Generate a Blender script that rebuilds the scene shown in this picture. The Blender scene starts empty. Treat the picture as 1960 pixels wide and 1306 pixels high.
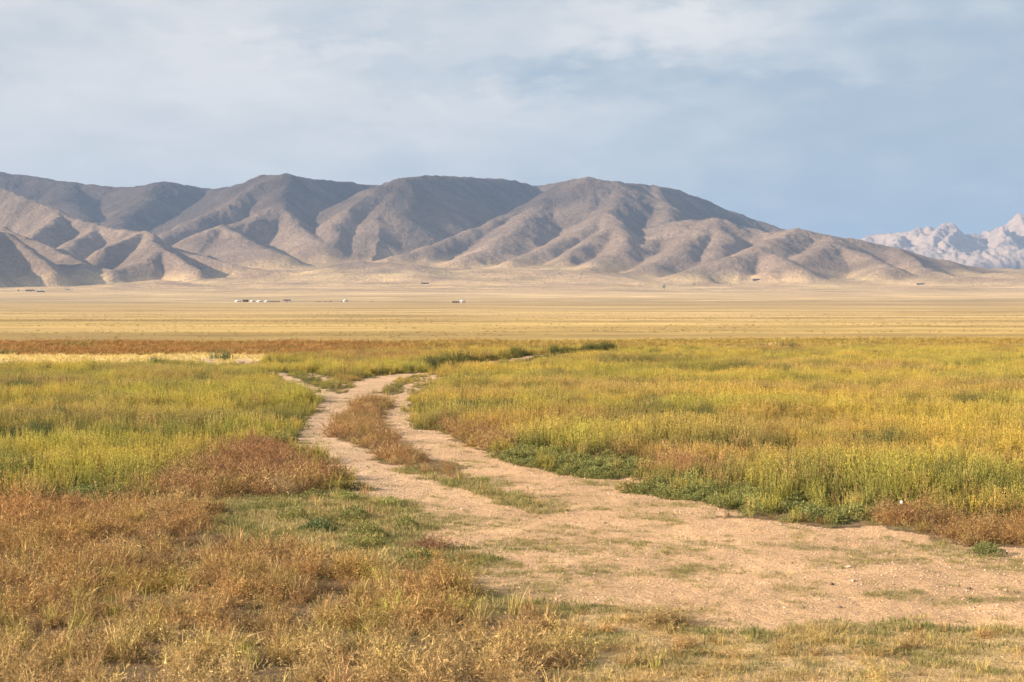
import bpy, math, random
import numpy as np
R = math.radians
sc = bpy.context.scene
C = sc.collection

# ------------------------------------------------------------------ camera
F = 1960 * 60 / 36.0          # focal length in photo pixels
H = 2.27                      # eye height
VH = 575.0                    # horizon row of the level plain
cam = bpy.data.cameras.new('camera')
cam.lens = 60; cam.sensor_width = 36; cam.clip_start = 0.2; cam.clip_end = 90000
cam.shift_y = -(653 - VH) / 1960
cam.dof.use_dof = True; cam.dof.focus_distance = 34; cam.dof.aperture_fstop = 9
camo = bpy.data.objects.new('camera', cam); C.objects.link(camo)
camo.location = (0, 0, H); camo.rotation_euler = (R(90), 0, 0)
sc.camera = camo

# ------------------------------------------------------------------ sun, sky, exposure
SUN_EL, SUN_BACK = 21.0, 15.0            # elevation; degrees behind the left-hand side
sdir = (-math.cos(R(SUN_EL)) * math.cos(R(SUN_BACK)), -math.cos(R(SUN_EL)) * math.sin(R(SUN_BACK)), math.sin(R(SUN_EL)))
sun = bpy.data.lights.new('sun', 'SUN'); sun.energy = 5.0; sun.angle = R(0.9); sun.color = (1.0, 0.84, 0.62)
suno = bpy.data.objects.new('sun', sun); C.objects.link(suno)
from mathutils import Vector
suno.rotation_euler = Vector(sdir).to_track_quat('Z', 'Y').to_euler()
sc.view_settings.view_transform = 'Standard'; sc.view_settings.look = 'None'
sc.view_settings.exposure = 1.0; sc.view_settings.gamma = 1

world = bpy.data.worlds.new('World'); sc.world = world; world.use_nodes = True
wn, wl = world.node_tree.nodes, world.node_tree.links
wn.clear()
def wnode(t, **k):
    n = wn.new(t)
    for a, b in k.items(): setattr(n, a, b)
    return n
def wmath(op, a, b=None, c=None):
    n = wn.new('ShaderNodeMath'); n.operation = op
    for i, q in enumerate((a, b, c)):
        if q is None: continue
        if isinstance(q, (int, float)): n.inputs[i].default_value = q
        else: wl.new(q, n.inputs[i])
    return n.outputs[0]
def wmix(fac, a, b):
    n = wn.new('ShaderNodeMix'); n.data_type = 'RGBA'
    for s, q in ((n.inputs[0], fac), (n.inputs[6], a), (n.inputs[7], b)):
        if isinstance(q, (int, float)): s.default_value = q
        elif isinstance(q, tuple): s.default_value = (*q, 1)
        else: wl.new(q, s)
    return n.outputs[2]
sky = wnode('ShaderNodeTexSky', sky_type='NISHITA'); sky.sun_disc = False
sky.sun_elevation = R(SUN_EL); sky.sun_rotation = math.atan2(sdir[0], sdir[1]); sky.air_density = 1.0; sky.dust_density = 2.0
tc = wnode('ShaderNodeTexCoord'); sx = wnode('ShaderNodeSeparateXYZ'); wl.new(tc.outputs['Generated'], sx.inputs[0])
az = wmath('ARCTAN2', sx.outputs[0], sx.outputs[1]); el = wmath('ARCSINE', sx.outputs[2])
cxyz = wnode('ShaderNodeCombineXYZ'); wl.new(az, cxyz.inputs[0]); wl.new(wmath('MULTIPLY', el, 2.6), cxyz.inputs[1])
def wnoise(scale, detail, off, rough=0.55, dist=0.0):
    v = wnode('ShaderNodeVectorMath', operation='ADD'); wl.new(cxyz.outputs[0], v.inputs[0]); v.inputs[1].default_value = (off, off * 1.7, off)
    n = wnode('ShaderNodeTexNoise'); n.inputs['Scale'].default_value = scale; n.inputs['Detail'].default_value = detail
    n.inputs['Roughness'].default_value = rough; n.inputs['Distortion'].default_value = dist
    wl.new(v.outputs[0], n.inputs['Vector']); return n.outputs['Fac']
nz1 = wnoise(9, 5, 3.1); nz2 = wnoise(26, 6, 7.7, 0.5, 0.3)
wig = wmath('MULTIPLY', wmath('SUBTRACT', wnoise(11, 4, 1.3), 0.5), 0.09)
wig2 = wmath('MULTIPLY', wmath('SUBTRACT', wnoise(13, 4, 5.3), 0.5), 0.05)
wig3 = wmath('MULTIPLY', wmath('SUBTRACT', wnoise(42, 6, 9.3, .6), 0.5), 0.06)
azw, elw = wmath('ADD', az, wig), wmath('ADD', wmath('ADD', el, wig2), wig3)
def blob(u, v, ru, rv, amp):
    a0, e0 = math.atan((u - 980) / F), math.atan((VH - v) / F)
    p = wmath('POWER', wmath('ABSOLUTE', wmath('DIVIDE', wmath('SUBTRACT', azw, a0), ru / F)), 2.0)
    q = wmath('POWER', wmath('ABSOLUTE', wmath('DIVIDE', wmath('SUBTRACT', elw, e0), rv / F)), 2.0)
    return wmath('MULTIPLY', wmath('EXPONENT', wmath('MULTIPLY', wmath('ADD', p, q), -1.0)), amp)
BLOBS = [(100, 330, 1050, 360, .50), (480, 165, 150, 26, .34), (560, 100, 240, 30, .26), (230, 120, 170, 40, .14), (130, 200, 120, 30, .10), (1330, 60, 230, 55, .52),
         (1250, 25, 180, 40, .14), (1560, 130, 160, 26, .16), (880, 225, 420, 36, .15), (400, 20, 350, 40, .10),
         (950, 140, 300, 40, -.20), (720, 40, 200, 26, -.14), (1800, 330, 460, 340, -.27), (60, 120, 120, 40, -.08)]
m = wmath('ADD', wmath('MULTIPLY', wmath('SUBTRACT', nz1, 0.5), 0.55), wmath('MULTIPLY', wmath('SUBTRACT', nz2, 0.5), 0.60))
m = wmath('ADD', m, 0.385)
for b in BLOBS: m = wmath('ADD', m, blob(*b))
mm = wnode('ShaderNodeClamp'); wl.new(m, mm.inputs[0])
ramp = wnode('ShaderNodeValToRGB'); wl.new(mm.outputs[0], ramp.inputs[0])
cr = ramp.color_ramp
K = 1.0
SKYC = [(0.0, (.43, .51, .60)), (.25, (.51, .58, .655)), (.50, (.73, .75, .765)), (.80, (.95, .91, .875)), (1.0, (1.06, 1.0, .95))]
cr.elements[0].position = 0; cr.elements[0].color = (*SKYC[0][1], 1)
cr.elements[1].position = 1; cr.elements[1].color = (*SKYC[-1][1], 1)
for p_, c_ in SKYC[1:-1]:
    e = cr.elements.new(p_); e.color = (*c_, 1)
# thin high overcast over the Nishita sky (both in the sky's own units, strength 0.1)
sc_ = wnode('ShaderNodeVectorMath', operation='SCALE'); wl.new(ramp.outputs[0], sc_.inputs[0]); sc_.inputs['Scale'].default_value = 4.6
cloudy = wmix(0.88, sky.outputs[0], sc_.outputs[0])
bg = wnode('ShaderNodeBackground'); wl.new(cloudy, bg.inputs[0]); bg.inputs[1].default_value = 0.1
wo = wnode('ShaderNodeOutputWorld'); wl.new(bg.outputs[0], wo.inputs[0])

cy = sc.cycles
cy.max_bounces = 5; cy.diffuse_bounces = 3; cy.glossy_bounces = 1; cy.transmission_bounces = 3; cy.volume_bounces = 0
cy.transparent_max_bounces = 6; cy.use_denoising = True; cy.volume_max_steps = 64
try: cy.sample_clamp_indirect = 4
except Exception: pass

# ------------------------------------------------------------------ noise and helpers
def _hash(ix, iy, s):
    h = (ix.astype(np.int64) * 374761393 + iy.astype(np.int64) * 668265263 + s * 974634777) & 0xffffffff
    h = ((h ^ (h >> 13)) * 1274126177) & 0xffffffff
    h = ((h ^ (h >> 16)) * 2246822519) & 0xffffffff
    return (h ^ (h >> 15)) & 0xffff
_A = np.linspace(0, 2 * np.pi, 256, endpoint=False); _GX, _GY = np.cos(_A), np.sin(_A)
def pn(x, y, s=0):
    x = np.asarray(x, float); y = np.asarray(y, float)
    ix, iy = np.floor(x), np.floor(y); fx, fy = x - ix, y - iy
    ux, uy = fx * fx * fx * (fx * (fx * 6 - 15) + 10), fy * fy * fy * (fy * (fy * 6 - 15) + 10)
    def g(a, b):
        h = _hash(ix + a, iy + b, s) & 255
        return _GX[h] * (fx - a) + _GY[h] * (fy - b)
    n = (g(0, 0) * (1 - ux) + g(1, 0) * ux) * (1 - uy) + (g(0, 1) * (1 - ux) + g(1, 1) * ux) * uy
    return n * 1.5
def fbm(x, y, s=0, o=5, g=0.5):
    a, t, f = 1.0, 0.0, 1.0
    for i in range(o):
        t = t + a * pn(x * f, y * f, s + i * 17); a *= g; f *= 2.03
    return t
def ridged(x, y, s=0, o=5, g=0.5):
    a, t, f = 1.0, 0.0, 1.0
    for i in range(o):
        t = t + a * (1 - 2 * np.abs(pn(x * f, y * f, s + i * 13))); a *= g; f *= 2.07
    return t
def ss(a, b, x):
    t = np.clip((x - a) / (b - a), 0, 1); return t * t * (3 - 2 * t)

def tag(o, label=None, cat=None, group=None, kind=None):
    if label: o['label'] = label
    if cat: o['category'] = cat
    if group: o['group'] = group
    if kind: o['kind'] = kind
    return o

def link(name, me, mat=None, parent=None, loc=None, rz=0):
    o = bpy.data.objects.new(name, me); C.objects.link(o)
    if mat and not me.materials: me.materials.append(mat)
    if parent: o.parent = parent
    if loc is not None: o.location = loc
    if rz: o.rotation_euler[2] = rz
    return o

def grid_mesh(name, X, Y, Z, attrs):
    r, c = X.shape
    me = bpy.data.meshes.new(name)
    co = np.stack([X, Y, Z], -1).reshape(-1, 3).astype(np.float32)
    i = np.arange(r * c).reshape(r, c)
    q = np.stack([i[:-1, :-1], i[:-1, 1:], i[1:, 1:], i[1:, :-1]], -1).reshape(-1, 4).astype(np.int32)
    me.vertices.add(len(co)); me.vertices.foreach_set('co', co.ravel())
    me.loops.add(q.size); me.loops.foreach_set('vertex_index', q.ravel())
    me.polygons.add(len(q)); me.polygons.foreach_set('loop_start', np.arange(0, q.size, 4, dtype=np.int32))
    me.polygons.foreach_set('loop_total', np.full(len(q), 4, np.int32))
    me.polygons.foreach_set('use_smooth', np.ones(len(q), bool))
    me.update(calc_edges=True)
    for k, a in attrs.items():
        if a.ndim == 3:
            at = me.attributes.new(k, 'FLOAT_COLOR', 'POINT')
            d = np.ones((r * c, 4), np.float32); d[:, :3] = a.reshape(-1, 3); at.data.foreach_set('color', d.ravel())
        else:
            at = me.attributes.new(k, 'FLOAT', 'POINT'); at.data.foreach_set('value', a.ravel().astype(np.float32))
    return me

# ------------------------------------------------------------------ terrain functions
def plain_z(d):
    d = np.asarray(d, float)
    t = np.clip((d - 1500) / 5000, 0, None)
    z = np.where(t <= 1, 62 * np.minimum(t, 1) ** 2.2, 62 + 62 * 2.2 * (t - 1) * 0.55)
    return z
def ground_z(x, y):
    z = plain_z(y) + 1.3 * fbm(x / 420, y / 260, 15, 4) * ss(900, 1800, y) * (1 - ss(4300, 4790, y)) + 0.05 * fbm(x / 6.0, y / 6.0, 5, 3) * ss(12, 30, y) * (1 - ss(200, 600, y))
    z = z + 0.012 * fbm(x / 0.5, y / 0.5, 9, 3) * (1 - ss(30, 60, y))
    return z
def to_img(x, y, z=0.0):
    return 980 + F * x / y, VH + F * (H - z) / y
def depth_at(v):
    lo, hi = 5.0, 6500.0
    for _ in range(60):
        m_ = math.sqrt(lo * hi)
        vv = VH + F * (H - float(plain_z(m_))) / m_
        if vv > v: lo = m_
        else: hi = m_
    return lo
def at(u, v):
    d = depth_at(v); x = (u - 980) / F * d
    return x, d, float(ground_z(np.array([x]), np.array([d]))[0])

def inpoly(P, u, v):
    r = np.zeros(u.shape, bool); n = len(P)
    for i in range(n):
        x1, y1 = P[i]; x2, y2 = P[(i + 1) % n]
        if y1 == y2: continue
        c = ((y1 > v) != (y2 > v)) & (u < (x2 - x1) * (v - y1) / (y2 - y1) + x1)
        r ^= c
    return r

# zones of the near ground (corners traced on the ground plane)
TRACK = [(865, 711), (777, 717), (720, 724), (690, 730), (668, 738), (655, 750), (640, 757), (622, 762), (612, 780), (588, 802), (566, 822), (562, 842), (580, 868), (612, 885),
         (640, 903), (660, 925), (696, 940), (737, 957), (787, 980), (830, 1010), (800, 1035), (860, 1052), (905, 1062), (900, 1100), (925, 1130), (1030, 1165), (1150, 1160), (1300, 1185),
         (1400, 1208), (1500, 1198), (1600, 1188), (1960, 1200), (2300, 1215), (2300, 1090), (1960, 1052), (1783, 1034), (1686, 1012), (1578, 1010), (1480, 1000), (1401, 978), (1343, 962),
         (1210, 937), (1215, 920), (1250, 905), (1150, 912), (1064, 903), (989, 888), (939, 871), (905, 858), (878, 844), (838, 831), (801, 815), (791, 788), (791, 768), (804, 743), (840, 724), (861, 713)]
MEDIAN = [(696, 767), (736, 765), (738, 788), (733, 812), (741, 828), (764, 840), (784, 862), (804, 870), (831, 878), (850, 892), (830, 905), (780, 908), (747, 888), (720, 876), (690, 860), (648, 843),
          (641, 824), (650, 804), (668, 787)]
MEDIAN2 = [(725, 748), (738, 738), (782, 724), (852, 712), (862, 713), (812, 725), (788, 738), (769, 752), (738, 757)]
GREENMED = [(831, 885), (870, 890), (905, 908), (955, 931), (1006, 955), (1050, 968), (1100, 972), (1080, 985), (1010, 978), (940, 962), (880, 935), (800, 912), (760, 905)]
BROWN = [
    [(400, 868), (460, 858), (545, 856), (558, 866), (582, 885), (640, 915), (652, 932), (600, 947), (500, 952), (400, 958), (330, 952), (260, 960), (250, 945), (380, 900)],
    [(-900, 985), (0, 985), (130, 960), (300, 968), (390, 985), (400, 1025), (560, 1052), (640, 1070), (700, 1095), (760, 1105), (860, 1112), (890, 1125), (870, 1165), (960, 1175), (1040, 1185), (1080, 1235), (1060, 1330), (1060, 2200), (-900, 2200)],
    [(1380, 990), (1480, 978), (1600, 990), (1700, 990), (1960, 992), (2300, 1000), (2300, 1068), (1960, 1050), (1850, 1042), (1783, 1034), (1700, 1012), (1578, 1006)],
    [(1262, 900), (1310, 892), (1400, 897), (1390, 915), (1270, 912)],
    [(825, 822), (850, 815), (920, 832), (985, 850), (975, 872), (905, 858), (860, 842)],
    [(798, 872), (870, 886), (915, 908), (890, 922), (835, 912), (792, 892)],
    [(960, 872), (1010, 868), (1060, 872), (1050, 882), (980, 880)]]
MAT = [
    [(940, 872), (990, 868), (1060, 870), (1100, 878), (1070, 893), (990, 890)],
    [(1058, 905), (1100, 886), (1200, 884), (1245, 895), (1230, 910), (1150, 915)],
    [(1208, 940), (1260, 920), (1340, 925), (1450, 950), (1500, 970), (1440, 974), (1343, 962)],
    [(1510, 985), (1600, 980), (1680, 985), (1660, 1000), (1560, 1003)],
    [(130, 958), (160, 945), (250, 940), (265, 955), (200, 970)],
    [(1850, 1055), (1880, 1051), (1910, 1055), (1890, 1060)]]
TURF = [[(400, 985), (450, 958), (650, 937), (700, 947), (760, 962), (800, 985), (830, 1012), (780, 1035), (700, 1040), (600, 1030), (430, 1008)]]
MIXED = [(1300, 1184), (1400, 1208), (1500, 1198), (1600, 1189), (1960, 1200), (2300, 1215), (2300, 2300), (1000, 2300), (1060, 1330), (1075, 1240), (1040, 1180), (1150, 1168)]
SIDE = [[(618, 768), (648, 757), (612, 741), (577, 728), (532, 714), (508, 713), (538, 728), (580, 748)], [(640, 740), (660, 737), (620, 722), (590, 715), (585, 718)],
        [(372, 690), (400, 686), (420, 690), (410, 700), (385, 700)], [(440, 689), (470, 686), (492, 694), (480, 700), (455, 695)],
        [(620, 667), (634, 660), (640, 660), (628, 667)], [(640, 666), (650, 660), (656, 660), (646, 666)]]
EDGE = np.array([(-900, 709), (-100, 707), (0, 705), (130, 706), (200, 703), (380, 701), (480, 692), (600, 684), (700, 680), (1000, 674), (1100, 669), (1300, 668), (1400, 669), (1960, 668), (3000, 667)], float)
FARTRACK = np.array([(-1.9, 54), (-0.5, 60), (1.4, 67), (3.6, 73), (7, 80), (12, 90), (20, 104)], float)
def seg_dist(x, y, P):
    best = np.full(x.shape, 1e9); side = np.zeros(x.shape)
    for (x1, y1), (x2, y2) in zip(P[:-1], P[1:]):
        dx, dy = x2 - x1, y2 - y1; L = math.hypot(dx, dy)
        t = np.clip(((x - x1) * dx + (y - y1) * dy) / L ** 2, 0, 1)
        d = np.hypot(x - x1 - t * dx, y - y1 - t * dy)
        s = ((x - x1) * dy - (y - y1) * dx) / L
        m_ = d < best; best = np.where(m_, d, best); side = np.where(m_, s, side)
    return best, side
FIELD, BARE, BRN, TRF, GMAT, MIX, BAND, STRIP, PLAIN = range(9)
def zone(x, y, w=1.0):
    """which kind of ground cover grows at a point of the ground"""
    a = w * (0.16 + 0.004 * y)
    xw = x + a * fbm(x * 1.3, y * 1.3, 31, 3); yw = y + a * 1.2 * fbm(x * 1.3, y * 1.3, 57, 3)
    yw = np.maximum(yw, 0.5)
    u, v = to_img(xw, yw)
    e = np.interp(u, EDGE[:, 0], EDGE[:, 1])
    z = np.full(x.shape, FIELD)
    far = v < e
    z[far] = BAND
    z[far & (v > 679.5 + 1.2 * fbm(x / 6, y / 6, 3, 2)) & (u < 520)] = STRIP
    lim = np.interp(u, [0, 700, 1300, 1960], [655, 655, 653, 648])
    z[v < lim] = PLAIN
    near = v > 640
    z[(v > 940) & (u > 300) & (u < 1100)] = TRF
    z[(v > 978) & (u < 400)] = BRN
    def put(P, k, cond=True):
        z[inpoly(P, u, v) & near & cond] = k
    for P in MAT[:4]: put(P, GMAT)
    put(MIXED, MIX)
    put(TRACK, BARE)
    put(MEDIAN, BRN); put(MEDIAN2, FIELD); put(GREENMED, TRF)
    for P in TURF: put(P, TRF)
    for P in BROWN: put(P, BRN)
    for P in MAT: put(P, GMAT)
    for P in SIDE: put(P, BARE)
    for P in SIDE[4:]: put(P, 9)  # far ruts: shade of the trench painted as a dark ground colour
    dd, sd = seg_dist(x, y, FARTRACK)
    ext = (y > 55) & (y < 88) & (np.abs(dd - 0.8) < 0.36 + 0.12 * pn(x, y, 4))
    z[ext] = BARE
    return z
TPATCH = [(950, 925, 50, 10), (1000, 950, 60, 12), (1060, 968, 60, 10), (960, 1085, 100, 26), (1190, 1050, 120, 20), (1330, 1095, 120, 12), (1180, 1090, 100, 15), (1100, 1015, 120, 10),
          (1730, 1055, 110, 14), (1860, 1072, 110, 12), (1700, 1075, 120, 8), (1250, 1170, 120, 14), (1300, 966, 90, 6), (1000, 1130, 100, 20), (1560, 1050, 60, 6), (1480, 1100, 60, 6), (870, 1000, 120, 22),
          (1000, 1050, 100, 14), (1700, 1140, 60, 7), (1850, 1150, 90, 8), (1260, 990, 60, 6), (1150, 975, 60, 6), (1960, 1085, 80, 12), (1100, 900, 60, 5), (1150, 925, 70, 6), (900, 890, 40, 6)]
def turf_amount(x, y):
    u, v = to_img(x, y)
    t = np.zeros(x.shape)
    for a, b, c, d in TPATCH: t = np.maximum(t, np.exp(-(((u - a) / c) ** 2 + ((v - b) / d) ** 2)))
    n = fbm(x * 1.6, y * 1.1, 71, 4, .6); n2 = fbm(x * 5, y * 3.3, 77, 3, .6)
    low = ss(960, 1060, v)
    n3 = fbm(x * 13, y * 6, 79, 2, .6)
    return np.clip(0.85 * t + 0.50 * n + 0.30 * n2 + .34 * n3 + 0.12 * low - 0.16, 0, 1)

# ------------------------------------------------------------------ materials
class NT:
    def __init__(s, name):
        s.m = bpy.data.materials.new(name); s.m.use_nodes = True; s.n = s.m.node_tree.nodes; s.l = s.m.node_tree.links; s.n.clear()
        s.out = s.n.new('ShaderNodeOutputMaterial')
    def node(s, t, ins=None, **k):
        n = s.n.new(t)
        for a, b in k.items(): setattr(n, a, b)
        for i, q in (ins or {}).items():
            if isinstance(q, bpy.types.NodeSocket): s.l.new(q, n.inputs[i])
            else: n.inputs[i].default_value = q
        return n
    def math(s, op, a, b=0.0, c=0.0): return s.node('ShaderNodeMath', {0: a, 1: b, 2: c}, operation=op).outputs[0]
    def mix(s, f, a, b, bt='MIX'):
        a = (*a, 1) if isinstance(a, tuple) and len(a) == 3 else a; b = (*b, 1) if isinstance(b, tuple) and len(b) == 3 else b
        return s.node('ShaderNodeMix', {0: f, 6: a, 7: b}, data_type='RGBA', blend_type=bt).outputs[2]
    def noise(s, vec, scale, detail=4, rough=.55): return s.node('ShaderNodeTexNoise', {'Vector': vec, 'Scale': scale, 'Detail': detail, 'Roughness': rough}).outputs['Fac']
    def rng(s, x, a, b, c=0.0, d=1.0): return s.node('ShaderNodeMapRange', {0: x, 1: a, 2: b, 3: c, 4: d}).outputs[0]
    def pos(s): return s.node('ShaderNodeNewGeometry').outputs['Position']
    def mapv(s, vec, sc3): return s.node('ShaderNodeVectorMath', {0: vec, 1: sc3}, operation='MULTIPLY').outputs[0]

def soil_material():
    t = NT('ground_soil'); P = t.pos()
    alb = t.node('ShaderNodeAttribute', attribute_name='albedo').outputs['Color']
    near = t.node('ShaderNodeAttribute', attribute_name='near').outputs['Fac']
    n1 = t.noise(P, 22, 6, .7); n2 = t.noise(P, 2.2, 5, .6)
    nearc = t.rng(n1, .3, .7, .62, 1.36); nearc2 = t.rng(n2, .3, .7, .88, 1.12)
    rot = lambda v, a: t.node('ShaderNodeVectorRotate', {0: v, 3: R(a)}, rotation_type='Z_AXIS').outputs[0]
    s1 = t.noise(t.mapv(rot(P, 7), (.34, 1.0, 1.0)), .006, 14, .70); s2 = t.noise(t.mapv(rot(P, -5), (.25, 1.0, 1.0)), .05, 10, .72)
    far = t.math('MULTIPLY', t.rng(s1, .38, .62, .72, 1.24), t.rng(s2, .38, .62, .80, 1.18))
    fac = t.mix(near, t.node('ShaderNodeCombineXYZ', {0: far, 1: far, 2: far}).outputs[0], t.node('ShaderNodeCombineXYZ', {0: t.math('MULTIPLY', nearc, nearc2), 1: t.math('MULTIPLY', nearc, nearc2), 2: t.math('MULTIPLY', nearc, nearc2)}).outputs[0])
    col = t.mix(1.0, alb, fac, 'MULTIPLY')
    # straw-yellow and olive streaks in the open plain
    s3 = t.noise(t.mapv(rot(P, -8), (.20, 1.0, 1.0)), .022, 12, .66)
    straw = t.math('MULTIPLY', t.rng(s3, .53, .61), t.math('SUBTRACT', 1.0, near))
    col = t.mix(t.math('MULTIPLY', straw, .55), col, (.66, .47, .19))
    s4 = t.noise(t.mapv(rot(P, 4), (.16, 1.0, 1.0)), .035, 12, .7)
    ol = t.math('MULTIPLY', t.rng(s4, .53, .64), t.math('SUBTRACT', 1.0, near))
    col = t.mix(t.math('MULTIPLY', ol, .5), col, (.20, .15, .07))
    vor = t.node('ShaderNodeTexVoronoi', {'Vector': P, 'Scale': 34.0})
    peb = t.rng(vor.outputs['Distance'], .12, .42, 1.0, 0.0)
    h = t.math('ADD', t.math('ADD', t.math('MULTIPLY', peb, .35), t.noise(P, 45, 5, .7)), t.math('MULTIPLY', t.noise(P, 6, 4, .6), 2.2))
    bump = t.node('ShaderNodeBump', {'Height': h, 'Distance': .03, 'Strength': t.math('MULTIPLY', near, .8)})
    b = t.node('ShaderNodeBsdfPrincipled', {'Base Color': col, 'Roughness': .95, 'Specular IOR Level': .1, 'Normal': bump.outputs[0]})
    t.l.new(b.outputs[0], t.out.inputs[0]); return t.m

def plant_material(name, transl=.3, rnd=.35):
    t = NT(name)
    a = t.node('ShaderNodeAttribute', attribute_name='tint', attribute_type='INSTANCER').outputs['Color']
    b = t.node('ShaderNodeAttribute', attribute_name='tint_low', attribute_type='INSTANCER').outputs['Color']
    hh = t.node('ShaderNodeAttribute', attribute_name='hh').outputs['Fac']; rr = t.node('ShaderNodeAttribute', attribute_name='rnd').outputs['Fac']
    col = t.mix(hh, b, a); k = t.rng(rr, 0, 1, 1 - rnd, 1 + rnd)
    col = t.mix(1.0, col, t.node('ShaderNodeCombineXYZ', {0: k, 1: k, 2: k}).outputs[0], 'MULTIPLY')
    d = t.node('ShaderNodeBsdfPrincipled', {'Base Color': col, 'Roughness': .75, 'Specular IOR Level': .25})
    tr = t.node('ShaderNodeBsdfTranslucent', {'Color': col})
    mx = t.node('ShaderNodeMixShader', {0: transl, 1: d.outputs[0], 2: tr.outputs[0]})
    t.l.new(mx.outputs[0], t.out.inputs[0]); return t.m

def plain_material(name, col, rough=.8, var=.0, scale=3.0):
    t = NT(name)
    c = (*col, 1)
    if var:
        n = t.noise(t.node('ShaderNodeTexCoord').outputs['Object'], scale, 5, .6); k = t.rng(n, .3, .7, 1 - var, 1 + var)
        c = t.mix(1.0, c, t.node('ShaderNodeCombineXYZ', {0: k, 1: k, 2: k}).outputs[0], 'MULTIPLY')
    b = t.node('ShaderNodeBsdfPrincipled', {'Base Color': c, 'Roughness': rough, 'Specular IOR Level': .2}); t.l.new(b.outputs[0], t.out.inputs[0]); return t.m

def hill_material():
    t = NT('hill_slopes'); P = t.pos()
    alb = t.node('ShaderNodeAttribute', attribute_name='albedo').outputs['Color']
    n1 = t.noise(P, .03, 8, .70); n2 = t.noise(P, .16, 5, .75); n3 = t.noise(t.mapv(P, (1, 1, .3)), .008, 5, .6)
    k = t.math('MULTIPLY', t.math('MULTIPLY', t.rng(n1, .3, .7, .82, 1.18), t.rng(n2, .3, .7, .55, 1.45)), t.rng(n3, .3, .7, .88, 1.12))
    col = t.mix(1.0, alb, t.node('ShaderNodeCombineXYZ', {0: k, 1: k, 2: k}).outputs[0], 'MULTIPLY')
    rock = t.math('MULTIPLY', t.rng(t.noise(P, .05, 8, .8), .60, .68), t.rng(t.noise(P, .0045, 3, .5), .48, .6))
    col = t.mix(t.math('MULTIPLY', rock, .6), col, (.11, .08, .075))
    pale = t.math('MULTIPLY', t.rng(t.noise(P, .06, 8, .8), .60, .66), t.rng(t.noise(P, .003, 3, .5), .5, .6))
    col = t.mix(t.math('MULTIPLY', pale, .5), col, (.40, .32, .24))
    h = t.math('ADD', t.noise(P, .06, 8, .72), t.math('MULTIPLY', rock, .25))
    bump = t.node('ShaderNodeBump', {'Height': h, 'Distance': 24.0, 'Strength': .75})
    b = t.node('ShaderNodeBsdfPrincipled', {'Base Color': col, 'Roughness': 1.0, 'Specular IOR Level': .05, 'Normal': bump.outputs[0]})
    t.l.new(b.outputs[0], t.out.inputs[0]); return t.m

# ------------------------------------------------------------------ ground sheet
Dseam = 4800.0
def build_ground():
    rows = np.concatenate([np.geomspace(2.0, 9.0, 60, endpoint=False), np.geomspace(9.0, Dseam, 1350)])
    tt = np.concatenate([np.linspace(-3, -.40, 40, endpoint=False), np.linspace(-.40, .40, 860), np.linspace(.40, 3, 41)[1:]])
    Y = np.repeat(rows[:, None], len(tt), 1); X = Y * tt[None, :]
    Z = ground_z(X, Y)
    zz = zone(X, Y)
    pal = {FIELD: (.16, .125, .06), BARE: (.60, .385, .225), BRN: (.22, .145, .085), TRF: (.33, .25, .115), GMAT: (.16, .14, .07), MIX: (.52, .36, .185), BAND: (.40, .25, .10), STRIP: (.68, .52, .24), PLAIN: (.46, .34, .19), 9: (.16, .11, .08)}  # last entry: painted trench shade of the far ruts
    A = np.zeros((*X.shape, 3))
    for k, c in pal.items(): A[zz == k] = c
    u, v = to_img(X, Y, Z)
    # open plain: the mix of dry grasses changes with distance from the fields
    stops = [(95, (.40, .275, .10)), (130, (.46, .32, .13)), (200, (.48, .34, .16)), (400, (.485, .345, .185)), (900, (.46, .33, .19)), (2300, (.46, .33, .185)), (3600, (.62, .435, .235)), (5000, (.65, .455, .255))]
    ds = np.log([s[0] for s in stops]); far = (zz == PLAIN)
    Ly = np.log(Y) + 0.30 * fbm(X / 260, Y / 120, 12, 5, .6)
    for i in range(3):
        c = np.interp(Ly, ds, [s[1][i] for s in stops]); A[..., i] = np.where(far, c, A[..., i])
    # band: rusty on the left, olive on the right
    wR = ss(-.12, .12, X / Y)[..., None]; bd = (zz == BAND)[..., None]
    A = np.where(bd, A * (1 - wR) + np.array((.36, .27, .09)) * wR, A)
    # far grey-green flats on the left and blue-grey clumps
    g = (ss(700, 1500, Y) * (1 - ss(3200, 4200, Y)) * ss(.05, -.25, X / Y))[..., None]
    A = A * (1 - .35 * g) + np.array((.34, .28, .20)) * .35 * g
    ta = turf_amount(X, Y)[..., None]; nb = ((zz == BARE) & (Y < 40))[..., None]
    A = np.where(nb, A * (1 - .45 * ta) + np.array((.24, .20, .09)) * .45 * ta, A)
    # coarser, greyer gravel on the worn left rut
    gv = ((zz == BARE) * ss(.0, -.12, X / Y) * ss(17, 20, Y))[..., None]
    A = A * (1 - .35 * gv) + np.array((.50, .40, .31)) * .35 * gv
    n = fbm(X * .8, Y * .8, 40, 4)[..., None] * (Y < 80)[..., None]
    A = A * (1 + .16 * n)
    pl = (zz == PLAIN)[..., None]; mo = 1 + .30 * fbm(X / 55, Y / 22, 55, 5, .6)[..., None] * (1 - ss(500, 1500, Y))[..., None] + .26 * fbm(X / 520, Y / 210, 56, 5, .6)[..., None] * ss(400, 900, Y)[..., None]
    A = np.where(pl, A * mo, A)
    near = 1 - ss(60, 110, Y)
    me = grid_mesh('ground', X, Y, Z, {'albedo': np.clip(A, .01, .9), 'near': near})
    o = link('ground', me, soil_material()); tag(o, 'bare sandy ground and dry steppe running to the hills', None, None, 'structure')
    return o
build_ground()

# ------------------------------------------------------------------ hills
def P3(u, v, d): return ((u - 980) / F * d, d, H + (VH - v) / F * d)
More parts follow.
